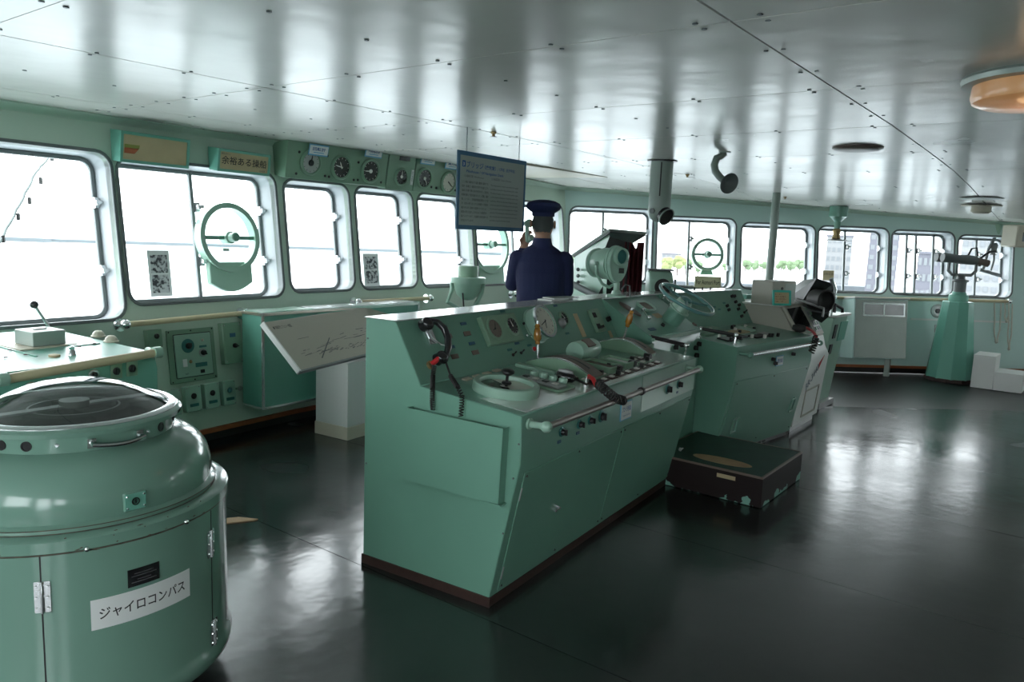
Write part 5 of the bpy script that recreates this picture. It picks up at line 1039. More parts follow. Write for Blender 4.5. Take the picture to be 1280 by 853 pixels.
# slanting pole from deck to ceiling
p = ceil_at(971, 241); M = T(p.x, p.y, 0); b = MB(M); b.cyl((0, 0, 0), (0, 0, p.z), .045, n=24); b.lathe([(.08, 0), (.08, .01), (.046, .015)], 24); rt = b.build('support_pole', 'grey_paint', at=M); tag(rt, 'pale green round pole from floor to ceiling behind the right console', 'pole')
# ceiling lamp on the right, lit amber
p = Vector((3.54, .2, cz(3.5))); M = T(*p); rt = thing('ceiling_lamp', 'round amber glass ceiling lamp with grey rim at the upper right edge', 'lamp', M)
lx = on_z(1197, 97, cz(3.4)); 
b = MB(M); b.lathe([(.0001, 0), (.27, 0), (.275, -.012), (.27, -.03), (.235, -.034), (.23, -.03), (.0001, -.03)], 48); b.build('rim', 'steel_plate', rt)
b = MB(M); b.lathe([(.232, -.03), (.236, -.075), (.228, -.095), (.2, -.107), (.12, -.113), (.0001, -.116)], 48); gl = b.build('glass_bowl', 'lamp_glow', rt)
li = bpy.data.lights.new('ceiling_lamp_bulb', 'POINT'); li.energy = .6; li.color = (1, .62, .32); li.shadow_soft_size = .1; lo = bpy.data.objects.new('bulb', li); C.objects.link(lo); lo.parent = rt; lo.location = (0, 0, -.2)
def disc(px, py, r, label, m='parchment', h=.02, name='ceiling_disc', cat='ceiling plate'):
    p = ceil_at(px, py); M = T(*p); b = MB(M); b.lathe([(.0001, 0), (r, 0), (r, -h*.5), (r*.85, -h), (.0001, -h)], 36); return tag(b.build(name, m, at=M), label, cat)
disc(1072, 184, .16, 'flat olive grey round cover plate on the ceiling right of the pole', 'brown_face'); disc(1227, 248, .2, 'thin grey round plate on the ceiling at the far right', 'steel_plate', .01)
p = ceil_at(1227, 257); M = T(*p); rt = thing('ceiling_fixture', 'small round beige light fixture on the ceiling at the far right', 'light fixture', M); b = MB(M); b.lathe([(.0001, 0), (.2, 0), (.2, -.008), (.1, -.012), (.1, -.07), (.08, -.09), (.0001, -.09)], 24); b.build('body', 'cream', rt)
def bracket_item(px, py, label, name, green=True):
    p = ceil_at(px, py); M = T(*p); rt = thing(name, label, 'ceiling lamp', M); b = MB(M); b.lathe([(.0001, 0), (.11, 0), (.11, -.13), (.09, -.14), (.04, -.19), (.035, -.28), (.0001, -.28)] if green else [(.0001, 0), (.16, 0), (.16, -.01), (.07, -.02), (.06, -.2), (.0001, -.2)], 24); b.build('base', 'green_paint' if green else 'pale_green_paint', rt)
    b = MB(M); b.lathe([(.0001, -.27), (.03, -.27), (.05, -.3), (.04, -.36), (.055, -.4), (.0001, -.42)], 16); b.build('socket', 'brass' if green else 'frame_grey', rt)
    b = MB(M); b.lathe([(.0001, -.4), (.19 if green else .05, -.425), (.19 if green else .05, -.43), (.0001, -.43)], 28); b.build('disc_shade', 'dull_steel', rt)
    return rt, M, p
bracket_item(1049, 258, 'green ceiling bracket with brass socket and flat disc before the far windows', 'bracket_lamp')
rt, M, p = bracket_item(1246, 278, 'jointed grey green lamp arm hanging from the ceiling above the binoculars', 'jointed_lamp', False)
b = MB(M); b.tube([(0, 0, -.2), (-.06, .05, -.35), (-.1, .08, -.62)], .02, 8); b.tube([(0, 0, -.3), (.02, -.02, -.5), (.0, .0, -.64)], .014, 8); b.tube([(-.16, .12, -.63), (.1, -.1, -.7)], .025, 10); b.build('arm', 'frame_grey', rt)
# cream soffit strip over the middle windows
b = MB(); P = [ceil_at(*q) for q in ((655, 203.5), (760, 221.5), (655, 222), (600, 214), (590, 194))]; 
z0 = cz(6.5); n = len(P); b.add([(q.x, q.y, z0-.012) for q in P]+[(q.x, q.y, z0+.01) for q in P], [tuple(range(n)), tuple(range(2*n-1, n-1, -1))]+[(i, (i+1) % n, n+(i+1) % n, n+i) for i in range(n)]); o = b.build('trim_12', 'cream'); o['kind'] = 'structure'
# air conditioner at the starboard corner
def at_d(px, py, d): r = ray(px, py); return EYE+r*(d/math.hypot(r.x, r.y))
p = at_d(1273, 281, 11.1); M = frame((p.x, p.y, p.z-.25), (.604, -.796, 0), (.797, .604, 0)); rt = thing('air_conditioner', 'beige box air conditioner near the ceiling at the right edge', 'air conditioner', M)
b = MB(M); b.box((0, 0, -.02), (.8, .3, .25)); b.build('case', 'cream', rt, bevel=.015); b = MB(M); b.ring([(.07, .03), (.7, .03), (.7, .17), (.07, .17)], [(.1, .06), (.67, .06), (.67, .14), (.1, .14)], -.005, 0); 
b = MB(M); b.box((.07, -.006, .05), (.75, 0, .16)); b.build('louvre', 'frame_grey', rt); b = MB(M); b.box((.1, -.01, .075), (.72, -.004, .135)); b.build('louvre_panel', 'cream', rt)
# ================================================================== RIGHT SIDE: HEATER BOX, TOWER, STEPS, ROPES
W2_ = WF[2]; DZ = .33; F = W2_ @ T(0, 0, DZ); x0 = at(F, 1067, 410)[0]; x1 = at(F, 1134, 410)[0]; yt = at(F, 1100, 374)[1]; yb = at(F, 1100, 449)[1]
M = F @ T(x0, yb); w_, h_ = x1-x0, yt-yb; rt = thing('heater_cabinet', 'brushed steel wall cabinet with a wide slot window under the far windows', 'cabinet', M)
b = MB(M); b.box((0, 0, -DZ+.02), (w_, h_, 0)); b.build('case', 'wall_paint_right', rt, bevel=.004); panel(M, .012, .012, w_-.012, h_-.012, .012, 'steel_plate', rt, 'front_panel', .003); F = M @ T(0, 0, .012)
wx0, wy0 = at(F, 1078, 395); wx1, wy1 = at(F, 1131, 380); b = MB(F); b.ring([(wx0, wy0), (wx1, wy0), (wx1, wy1), (wx0, wy1)], [(wx0+.02, wy0+.02), (wx1-.02, wy0+.02), (wx1-.02, wy1-.02), (wx0+.02, wy1-.02)], 0, .015); b.build('slot_frame', 'bright_metal', rt)
panel(F, wx0+.02, wy0+.02, wx1-.02, wy1-.02, .003, 'dull_steel', rt, 'slot_glass', 0); b = MB(F); b.box(((wx0+wx1)/2-.01, wy0, .003), ((wx0+wx1)/2+.01, wy1, .015)); b.build('slot_divider', 'bright_metal', rt)
screws(F, [(w_*k/8, h_*.45) for k in range(1, 8)], rt, 'dull_steel', .007); b = MB(M); b.box((-.01, h_, -DZ+.02), (w_+.01, h_+.02, .03)); b.build('top_ledge', 'white_paint', rt, bevel=.004)
q = M @ Vector((w_*.75, 0, -.1)); b = MB(T(q.x, q.y, 0)); b.box((-.03, -.03, 0), (.03, .03, max(.02, q.z+.01))); b.build('foot', 'steel_plate', rt)
F = WF[2]; x, y = at(F, 1171.5, 389); M = F @ T(x, y); rt = thing('wall_vent', 'small round grey vent on the pale wall left of the green pedestal', 'vent', M); b = MB(M); b.lathe([(.09, 0), (.09, .012), (.06, .018), (.06, .01), (.0001, .01)], 24); b.build('ring', 'dull_steel', rt); b = MB(M); b.lathe([(.03, .01), (.03, .025), (.0001, .026)], 14); b.build('knob', 'black', rt)
x, y = at(F, 1171.5, 411); M = F @ T(x, y); rt = thing('wall_switch', 'small black switch on the wall below the round vent', 'switch', M); panel(M, -.04, -.05, .04, .05, .015, 'dull_steel', rt, 'plate'); knob(M @ T(0, 0, .015), (0, 0), .02, rt)
b = MB(F); x0, y0 = at(F, 1138, 399); x1 = at(F, 1262, 401)[0]; b.box((x0, y0-.012, 0), (x1, y0+.012, .012)); o = b.build('trim_13', 'white_paint'); o['kind'] = 'structure'
TM = T(10.84, 1.2); rt = thing('binocular_pedestal', 'tall tapering green pedestal with binoculars standing near the far right windows', 'pedestal', TM)
b = MB(TM); b.lathe([(.285, 0), (.285, .04), (.28, .045)], 10); b.build('base_ring', 'brown_kick', rt, smooth=20); b = MB(TM); b.lathe([(.275, .04), (.175, .99), (.165, 1.0), (.0001, 1.0)], 10, a0=.2, a1=2*PI+.2); tb = b.build('tapered_column', 'teal_paint', rt, smooth=20)
b = MB(TM); b.lathe([(.11, .98), (.11, 1.08), (.08, 1.1), (.08, 1.12), (.0001, 1.12)], 20); b.build('neck', 'teal_paint', rt); b = MB(TM); b.lathe([(.07, 1.12), (.07, 1.24), (.09, 1.25), (.09, 1.27), (.05, 1.28), (.04, 1.33), (.0001, 1.33)], 20); b.build('swivel', 'gasket', rt)
BM = frame((10.84, 1.2, 1.33), (.604, -.796, 0), (.797, .604, 0)); b = MB(BM); b.tube([(-.17, 0, .17), (-.17, 0, .05), (-.12, 0, .0), (.12, 0, .0), (.17, 0, .05), (.17, 0, .17)], .02, 8); b.build('yoke', 'frame_grey', rt)
bn = thing('binoculars', 'large dark binoculars mounted on the green pedestal', 'binoculars', BM @ T(0, 0, .17)); F = BM @ T(0, 0, .19) @ RY(.06)
for yy in (-.07, .07):
    b = MB(F); b.tube([(-.3, yy, 0), (-.28, yy, 0), (-.1, yy, 0), (.0, yy, 0), (.1, yy, 0), (.16, yy, 0)], [.055, .06, .05, .06, .055, .03], 16); b.build('barrel', 'gasket', bn); b = MB(F); b.tube([(.12, yy, .0), (.2, yy, -.01), (.27, yy, -.02)], [.045, .04, .045], 12); b.build('eyepiece', 'brown_face', bn)
b = MB(F); b.box((-.12, -.08, -.03), (.1, .08, .03)); b.build('bridge', 'gasket', bn, bevel=.01); b = MB(F); b.tube([(.05, 0, .05), (.08, 0, .14), (.14, 0, .16), (.17, 0, .06)], .012, 8); b.tube([(.2, 0, .03), (.3, 0, .12), (.38, 0, .14)], .014, 8); b.build('handle', 'black', bn)
SM = T(10.5, .93) @ RZ(math.radians(-92)); rt = thing('step_block', 'white two step wooden block beside the tapering green pedestal', 'steps', SM)
b = MB(SM); b.prism([(0, 0), (.23, 0), (.23, .42), (0, .42)], 0, .4); b.build('upper_step', 'white_paint', rt, bevel=.004); b = MB(SM); b.prism([(.232, 0), (.52, 0), (.52, .42), (.232, .42)], 0, .22); b.build('lower_step', 'white_paint', rt, bevel=.004)
F = WF[2] @ T(0, 0, .08)
for k, (xa, ya, xb, yb_, dip, desc) in enumerate(((1243, 379, 1252, 380, 50, 'leftmost, in one long deep loop'), (1256, 379, 1262, 379, 24, 'in the middle, in a short tangled loop'), (1261, 380, 1266, 380, 58, 'rightmost, reaching nearly to the floor'))):
    x0, y0 = at(F, xa, ya); x1, y1 = at(F, xb, yb_); dp = abs(at(F, xa, ya)[1]-at(F, xa, ya+dip)[1]); M = F @ T(x0, y0); b = MB(F); b.tube([(x0+(x1-x0)*t/12, y0-dp*math.sin(PI*t/12)**.6, .01*math.sin(t*2)) for t in range(13)], .009, 6); tag(b.build('rope', 'rope', at=M), 'pale rope hanging from the wooden rail, '+desc, 'rope', 'ropes on the far right rail')
# ================================================================== RADAR STANDS
RC = T(6.52, 2.45); rt = thing('radar_console', 'beige and white radar console with sloping black screen right of the green console', 'radar console', RC)
PR = [(0, .06), (0, 1.085), (-.42, 1.085), (-.6, .8), (-.62, .7), (-.655, .63), (-.6, .06)]
b = MB(RC); b.side(PR, 0, .745); b.build('body', 'beige_plastic', rt, bevel=.006); b = MB(RC); b.side([(0, 0), (0, .06), (-.58, .06), (-.58, 0)], .03, .72); b.build('plinth', 'dull_steel', rt)
b = MB(RC); b.side([(-.6, .8), (-.626, .703), (-.663, .632), (-.608, .06), (-.6, .06), (-.655, .63), (-.62, .7), (-.59, .8)], 0, .75); b.build('white_cover', 'white_paint', rt)
b = MB(RC); b.box((-.02, -.43, 1.085), (.75, .01, 1.1)); b.build('white_top', 'white_paint', rt, bevel=.003)
SR = frame(RC @ Vector((0, -.6, .8)), RC.col[0].to_3d(), RC.to_3x3() @ Vector((0, .18, .285))); panel(SR, .02, .01, .73, .33, .02, 'beige_plastic', rt, 'screen_bezel', .005); x0, y0 = .06, .05
panel(SR, .06, .04, .44, .3, .004, 'screen_black', rt, 'screen', 0, z=.02); kp = panel(SR, .5, .04, .7, .31, .006, 'dull_steel', rt, 'key_panel', .002, z=.02)
for i in range(3):
    for j in range(5): b = MB(SR @ T(.54+i*.06, .07+j*.05, .026)); b.box((-.022, -.016, 0), (.022, .016, .008)); b.build('key', 'frame_grey' if (i+j) % 2 else 'sage_paint', kp, bevel=.002)
LRf = frame(RC @ Vector((0, -.608, .06)), RC.col[0].to_3d(), RC.to_3x3() @ Vector((0, -.055, .572))); BRf = LRf
b = MB(BRf); b.ring([(.2, .05), (.62, .05), (.62, .3), (.2, .3)], [(.215, .065), (.605, .065), (.605, .285), (.215, .285)], 0, .008); b.build('panel_frame', 'beige_plastic', rt)
b = MB(LRf @ T(.36, .08, .012)); mat('logo_grey', (.2,.25,.28), .5); lf = LRf @ T(.2, .29, .001) @ RZ(.52); text(lf, 'BR-3440', 0, 0, .1, 'logo_grey', rt, 'side_lettering', bold=.03, wmax=.34); b = MB(lf); b.prism([(.33, .0), (.5, .045), (.35, .06)], 0, .001); b.build('red_flash', 'red', rt)
# grey box, framed card and tray on top of the radar console
def topbox():
    M = T(*on_z(975, 381, 1.1)) @ RZ(math.radians(-20)); r_ = thing('display_unit', 'grey box unit standing on the white top behind the small framed card', 'box', M); b = MB(M); b.box((-.14, -.02, 0), (.17, .2, .2)); b.build('case', 'beige_plastic', r_, bevel=.006); b = MB(M); b.box((.02, -.024, .02), (.16, -.02, .18)); b.build('front_panel', 'steel_plate', r_); b = MB(M); b.cyl((-.02, -.02, .14), (-.02, -.028, .14), .012, n=10); b.build('button', 'black', r_)
    return r_
topbox()
P0_ = on_z(965, 382, 1.101); M = frame(P0_, (math.cos(-.75), math.sin(-.75), 0), (.1, .12, 1)); r_ = thing('framed_card', 'small aqua plastic framed notice card leaning on the radar console top', 'framed card', M)
b = MB(M); b.ring(rrect(0, 0, .17, .13, .008), rrect(.018, .018, .152, .112, .004), 0, .012); b.build('frame', 'aqua_plastic', r_, bevel=.002); panel(M, .01, .01, .16, .12, .004, 'parchment', r_, 'card', 0); 
for k, s in enumerate(('レーダー', '船の位置や', '他の船を調べ', 'ます。')): text(M, s, .028, .09-.02*k, .013, 'ink' if k == 0 else 'dull_red', r_, z=.005, wmax=.06 if k == 0 else .1, res=1)
M = T(*on_z(933, 374, 1.1)) @ RZ(-.15); r_ = thing('small_tray', 'small green open tray on the console top beside the grey box', 'tray', M); b = MB(M); b.ring([(0, 0), (.17, 0), (.17, .09), (0, .09)], [(.008, .008), (.162, .008), (.162, .082), (.008, .082)], 0, .04); b.box((.002, .002, 0), (.168, .088, .004)); b.build('tray', 'teal_paint', r_)
# black hooded radar on pale green stand
HM = T(7.7, 1.985) @ RZ(math.radians(-3)); rt = thing('hooded_radar', 'pale green radar stand with large faceted black viewing hood', 'radar', HM)
b = MB(HM); b.side([(.45, .06), (.45, .94), (-.11, .925), (0, .06)], 0, .44); b.build('stand', 'pale_green_paint', rt, bevel=.005); b = MB(HM); b.side([(.48, 0), (.48, .06), (-.05, .06), (-.05, 0)], .01, .45); b.build('base', 'dull_steel', rt); b = MB(HM); b.box((-.02, -.14, .93), (.46, .46, .955)); b.build('top_plate', 'white_paint', rt, bevel=.005)
HF2 = frame(HM @ Vector((0, -.165, 1.0)), HM.col[0].to_3d(), (0, 0, 1)); SF_ = frame(HM @ Vector((0, 0, .06)), HM.col[0].to_3d(), HM.to_3x3() @ Vector((0, -.11, .865)))
panel(SF_, .25, .62, .48, .82, .008, 'teal_paint', rt, 'front_label', .002); panel(SF_, .06, .5, .14, .6, .01, 'black', rt, 'switch_plate', .002); panel(SF_, .08, .66, .16, .8, .01, 'black', rt, 'switch_plate', .002)
HB = frame((7.35, 2.0, .86), (.604, -.796, 0), (.797, .604, 0)); c3 = lambda px, py, d: at_d(px, py, d)
# faceted hood from sight-line corners at real distances
fr_ = {'a': (993, 367, 7.5), 'b': (1021, 348, 7.35), 'c': (1042, 355, 7.45), 'd': (1045, 372, 7.45), 'e': (1038, 394, 7.4), 'f': (1027, 404, 7.3), 'g': (997, 386, 7.45)}
fp = [c3(*v) for v in fr_.values()]; back = Vector((.797, .604, 0))*.34
b = MB(); n = len(fp); ctr = sum(fp, Vector())/n; bp_ = [ctr+(p-ctr)*.8+back for p in fp]
b.add([tuple(p) for p in fp+bp_], [tuple(range(n)), tuple(range(2*n-1, n-1, -1))]+[(i, (i+1) % n, n+(i+1) % n, n+i) for i in range(n)]); b.build('viewing_hood', 'hood_black', rt, smooth=10)
e_ = c3(1030, 376, 7.3); F = frame(e_, (.604, -.796, 0), (0, 0, 1)); F = F @ RY(.35); b = MB(F); b.lathe([(.095, -.12), (.1, .03), (.085, .035), (.08, .0), (.0001, -.02)], 28); b.build('eyepiece', 'rubber_black', rt); b = MB(F); b.tube([(.1, -.14, -.02), (.11, .1, .0), (.06, .2, .0)], .02, 10); b.build('hood_edge', 'bright_metal', rt)
b = MB(); b.tube([c3(996, 374, 7.35), c3(1030, 386, 7.2), c3(1028, 396, 7.2)], .012, 8); b.build('hand_rail', 'dull_steel', rt); b = MB(); b.tube([c3(1043, 391, 7.4), c3(1044, 381, 7.4), c3(1053, 386, 7.5), c3(1053, 391, 7.5)], .014, 8); b.build('side_handle', 'black', rt)
# ================================================================== BEHIND THE CONSOLES
VIEW = lambda px, py, d: frame(at_d(px, py, d), (.604, -.796, 0), (.797, .604, 0))
# round gyro repeater bowl on its pedestal
p = at_d(585, 350, 7.3); M = T(p.x, p.y, 0); rt = thing('gyro_repeater', 'pale green round repeater bowl on a pedestal in front of the middle windows', 'compass repeater', M); z0 = p.z
b = MB(M); b.lathe([(.12, 0), (.12, .03), (.07, .06), (.07, z0-.32), (.1, z0-.28)], 24); b.build('column', 'green_paint', rt); b = MB(M); b.lathe([(.0001, z0-.2), (.06, z0-.19), (.11, z0-.14), (.135, z0-.06), (.14, z0-.02)], 32); b.build('bowl', 'pale_green_paint', rt)
b = MB(M); b.lathe([(.14, z0-.03), (.17, z0-.03), (.172, z0+.02), (.165, z0+.028), (.11, z0+.03)], 40); b.build('bowl_ring', 'pale_green_paint', rt); b = MB(M); b.lathe([(.1, z0+.02), (.1, z0+.13), (.095, z0+.135), (.0001, z0+.135)], 32); b.build('cover_cap', 'sage_paint', rt)
F = M @ RZ(math.radians(-53)); b = MB(F); b.tube([(-.16, 0, z0), (-.15, 0, z0-.1), (-.19, -.03, z0-.22), (-.05, 0, z0-.3)], [.018, .02, .02, .025], 8); b.tube([(.16, 0, z0), (.14, 0, z0-.12), (.05, 0, z0-.3)], [.015, .018, .025], 8); b.build('bracket', 'pale_green_paint', rt); b = MB(F); b.tube([(-.04, -.12, z0-.12), (-.02, -.13, z0-.3), (-.02, -.1, z0-.5)], .008, 6); b.build('cable', 'black', rt)
# curtained radar booth
RM = VIEW(762, 345, 6.45); RM = T(RM.col[3].x, RM.col[3].y, 0) @ RZ(math.radians(-53)); rt = thing('curtained_radar', 'pale green radar cabinet with sloping black hood roof and dark maroon curtain', 'radar', RM)
q = lambda px, py, d: at_d(px, py, d)
P = [q(718, 322, 6.75), q(762, 292.5, 6.35), q(762, 372, 6.35), q(718, 372, 6.75)]
P[2].z = .0; P[3].z = .0; P[2].x, P[2].y = P[1].x, P[1].y; P[3].x, P[3].y = P[0].x, P[0].y; nn = Vector((.797, .604, 0))*.03
b = MB(); b.add([tuple(p) for p in P]+[tuple(p+nn) for p in P], [(0,1,2,3),(7,6,5,4),(0,4,5,1),(1,5,6,2),(2,6,7,3),(3,7,4,0)]); b.build('side_panel', 'pale_green_paint', rt)
A_, B_, C_, D_ = q(716, 322, 6.78), q(762, 291, 6.3), q(807, 295, 6.5), q(768, 318, 7.0); up = Vector((0, 0, .022))
b = MB(); b.add([tuple(p) for p in (A_, B_, C_, D_)]+[tuple(p+up) for p in (A_, B_, C_, D_)], [(3,2,1,0),(4,5,6,7),(0,1,5,4),(1,2,6,5),(2,3,7,6),(3,0,4,7)]); b.build('hood_roof', 'gasket', rt)
b = MB(); b.tube([A_+up, B_+up, C_+up], .012, 6); b.build('roof_edge', 'steel_plate', rt)
P = [q(733, 331, 6.5), q(757, 309, 6.3), q(762, 296, 6.3), q(786, 303, 6.4), q(784, 372, 6.4), q(745, 372, 6.4), q(757, 352, 6.4)]
b = MB(); n = len(P); b.add([tuple(p-nn*.4) for p in P]+[tuple(p+nn*.2) for p in P], [tuple(range(n)), tuple(range(2*n-1, n-1, -1))]+[(i, (i+1) % n, n+(i+1) % n, n+i) for i in range(n)]); b.build('black_inner_cloth', 'rubber_black', rt)
top = [q(778+1.2*k, 303+(8 if 10 < k < 16 else 0)*(.6+.4*math.sin(k)), 6.38+.035*math.sin(k*1.3)) for k in range(24)]; b = MB(); vs_ = []
for p in top: vs_ += [tuple(p), (p.x, p.y, .75)]
vs2 = [(v[0]+nn.x*.4, v[1]+nn.y*.4, v[2]) for v in vs_]; N = len(vs_)
b.add(vs_+vs2, [(2*k, 2*k+2, 2*k+3, 2*k+1) for k in range(23)]+[(N+2*k+1, N+2*k+3, N+2*k+2, N+2*k) for k in range(23)]+[(2*k+1, 2*k+3, N+2*k+3, N+2*k+1) for k in range(23)]+[(2*k+2, 2*k, N+2*k, N+2*k+2) for k in range(23)]+[(0, 1, N+1, N), (47, 46, N+46, N+47)]); b.build('curtain', 'maroon_curtain', rt, smooth=60)
b = MB(); b.add([], []); P = [q(717, 356, 6.6), q(752, 374, 6.25)]; b.tube(P, .03, 8); b.build('front_ledge', 'gasket', rt)
b = MB(); b.add([tuple(RM @ Vector(v)) for v in ((-.2, .1, 0), (.3, .1, 0), (.3, .5, 0), (-.2, .5, 0), (-.2, .1, 1.0), (.3, .1, 1.0), (.3, .5, 1.15), (-.2, .5, 1.15))], [(0,3,2,1),(4,5,6,7),(0,1,5,4),(1,2,6,5),(2,3,7,6),(3,0,4,7)]); b.build('cabinet', 'green_paint', rt)
for py in (337, 345, 353): 
    p = q(722.5, py, 6.66); b = MB(); b.sph(p, .018, 8); b.build('side_fitting', 'frame_grey', rt)
# signal lamp on the ledge
zb = 1.2; p = on_z(770, 371, zb); M = frame(p, (.604, -.796, 0), (.797, .604, 0)); rt = thing('signal_lamp', 'pale green barrel shaped lamp with round window on a yoke on the console ledge', 'lamp', M); K = math.hypot(p.x, p.y)/940
u = lambda px, py, dy=0: Vector(((px-770)*K, dy, (371-py)*K))
b = MB(M); b.lathe([(.07, 0), (.07, .012), (.035, .018), (.03, .04), (.022, .045), (.022, .1)], 24); b.build('foot', 'pale_green_paint', rt)
fc = u(770, 331, -.06); ax = Vector((-.55, .83, -.05)).normalized(); FF = frame(M @ fc, M.to_3x3() @ Vector((0, 0, 1)).cross(-ax), (0, 0, 1))   # z towards the viewer
ol = [(.085*math.cos(t)*(1+.12*math.sin(t)), .125*math.sin(t)) for t in [2*PI*k/36 for k in range(36)]]
b = MB(FF); b.prism(ol, -.035, 0); b.build('face_plate', 'pale_green_paint', rt, bevel=.006, bseg=2); b = MB(FF); b.prism([(x*1.08, y*1.05) for x, y in ol], -.05, -.033); b.build('face_flange', 'pale_green_paint', rt, bevel=.003)
b = MB(FF); b.lathe([(.1, -.05), (.11, -.09), (.11, -.15), (.095, -.2), (.095, -.215), (.105, -.22), (.105, -.24), (.09, -.25), (.0001, -.26)], 32); b.build('barrel', 'pale_green_paint', rt)
b = MB(FF @ T(.005, .055, 0)); b.lathe([(.062, 0), (.062, .025), (.05, .03), (.05, .008), (.0001, .008)], 28); lr = b.build('lens_ring', 'pale_green_paint', rt); b = MB(FF @ T(.005, .055, 0)); b.lathe([(.049, .008), (.049, .012), (.0001, .016)], 28); b.build('lens', 'plate_teal', lr)
panel(FF, .0, -.06, .045, -.025, .006, 'gloss_black', rt, 'small_window', .001)
for s_ in (-1, 1):
    b = MB(FF); b.tube([(s_*.118, .0, -.1), (s_*.115, -.07, -.1), (s_*.06, -.14, -.1), (0, -.165, -.09)], .011, 8); b.sph((s_*.118, 0, -.1), .017, 10); b.build('yoke_arm', 'pale_green_paint', rt)
b = MB(M); b.tube([(.03, -.02, .05), (.06, -.02, .09), (.09, -.01, .08), (.1, 0, .0)], .006, 8); b.build('cable', 'gasket', rt)
# compass periscope hood right of the curtain
p = at_d(825, 353, 6.3); M = T(p.x, p.y, 0) @ RZ(math.radians(-53)); rt = thing('periscope_hood', 'angular pale green periscope hood with black round eyepiece behind the wheel', 'periscope', M); z0 = p.z
b = MB(M); b.side([(.12, 0), (.12, z0+.08), (.06, z0+.1), (-.04, z0+.09), (-.1, z0+.02), (-.1, z0-.09), (-.05, z0-.12), (-.05, 0)], -.1, .09); b.build('case', 'pale_green_paint', rt, bevel=.012); b = MB(M); b.cyl((-.0, -.095, z0-.03), (-.0, -.125, z0-.03), .06, .066, 24); b.build('eyepiece', 'rubber_black', rt)
b = MB(M); b.box((-.1, -.05, z0+.095), (.1, .1, z0+.108)); b.build('top_cover', 'gasket', rt, bevel=.003); b = MB(M); b.cyl((.12, -.02, z0-.12), (.12, -.02, z0+.03), .008, n=8); b.build('rod', 'frame_grey', rt)
# papers on the ledge
for k, (px, py, a_, desc) in enumerate(((692, 374.5, .1, 'left, slightly open'), (701, 374, -.15, 'right, lying on top'))):
    p = on_z(px, py, 1.2); M = T(p.x, p.y, 1.2+.007*k) @ RZ(a_); r_ = thing('booklet', 'white booklet on the console ledge behind the gauges, '+desc, 'booklet', M, 'booklets on the ledge')
    b = MB(M); b.box((-.12, -.05, .0), (.12, .05, .004)); b.build('pages', 'paper', r_); b = MB(M); b.box((-.122, -.052, .004), (.122, .052, .006)); b.build('cover', 'steel_plate' if k else 'paper', r_)
for k in range(3):
    p = on_z(868+k*10, 362, 1.2); M = T(p.x, p.y, 1.2); b = MB(M); b.lathe([(.008, 0), (.008, .012), (.004, .02), (.0001, .02)], 8); tag(b.build('ledge_peg', 'black', at=M), 'small black peg on the console ledge, %s of three' % ('left', 'middle', 'right')[k], 'peg', 'pegs on the console ledge')
p = on_z(300, 650, 0); M = T(p.x, p.y) @ RZ(math.radians(-20)); b = MB(M); b.prism([(-.075, -.03), (.06, -.055), (.085, -.045), (.0, .03), (-.075, .045)], 0, .006); tag(b.build('cardboard_scrap', 'wood_raw', at=M), 'torn tan cardboard scrap on the floor beside the gyro compass', 'cardboard')
# ================================================================== MANNEQUIN IN UNIFORM
MM = T(4.395, 3.065) @ RZ(math.radians(-53)); mk = thing('mannequin', 'uniformed navy mannequin in a cap standing with his back turned, raising a handset', 'mannequin', MM)
def loft(rings, n=24):
    b = MB(); vs = []
    for z, rx, ry, ox, oy in rings: vs += [(ox+rx*math.cos(2*PI*k/n), oy+ry*math.sin(2*PI*k/n), z) for k in range(n)]
    m_ = len(rings); fs = [(j*n+k, j*n+(k+1) % n, (j+1)*n+(k+1) % n, (j+1)*n+k) for j in range(m_-1) for k in range(n)]+[tuple(range(n-1, -1, -1)), tuple(range((m_-1)*n, m_*n))]
    return b.add(vs, fs)
b = loft([(.78, .175, .125, 0, 0), (.9, .17, .125, 0, 0), (1.02, .16, .118, 0, 0), (1.12, .165, .12, 0, 0), (1.24, .17, .125, 0, -.005), (1.34, .178, .128, 0, -.01), (1.42, .18, .115, 0, -.012), (1.475, .16, .092, 0, -.01), (1.515, .115, .075, 0, -.005), (1.545, .068, .062, 0, 0), (1.6, .055, .058, 0, .004), (1.65, .053, .058, 0, .01)])
b.sph((0, .018, 1.69), .1, 24, (.77, .93, 1.16)); b.sph((0, .05, 1.645), .06, 16, (.9, .9, .9))
b.tube([(0, .1, 1.7), (0, .118, 1.675), (0, .112, 1.66)], [.01, .014, .012], 8)
def limb(P, R): b.tube(P, R, 16); [b.sph(p, r, 14) for p, r in zip(P, R)]
SHL, ELL, WRL = (-.162, 0, 1.435), (-.2, .09, 1.25), (-.125, .19, 1.5); SHR, ELR, WRR = (.162, 0, 1.435), (.19, .03, 1.22), (.13, .26, 1.27)
limb([SHL, ELL], [.068, .052]); limb([ELL, WRL], [.05, .038]); limb([SHR, ELR], [.068, .052]); limb([ELR, WRR], [.05, .038])
for s_ in (-1, 1): limb([(s_*.088, 0, .86), (s_*.095, .01, .48), (s_*.1, -.01, .1)], [.088, .062, .05]); limb([(s_*.1, -.02, .05), (s_*.105, .09, .045), (s_*.108, .17, .035)], [.05, .047, .036])
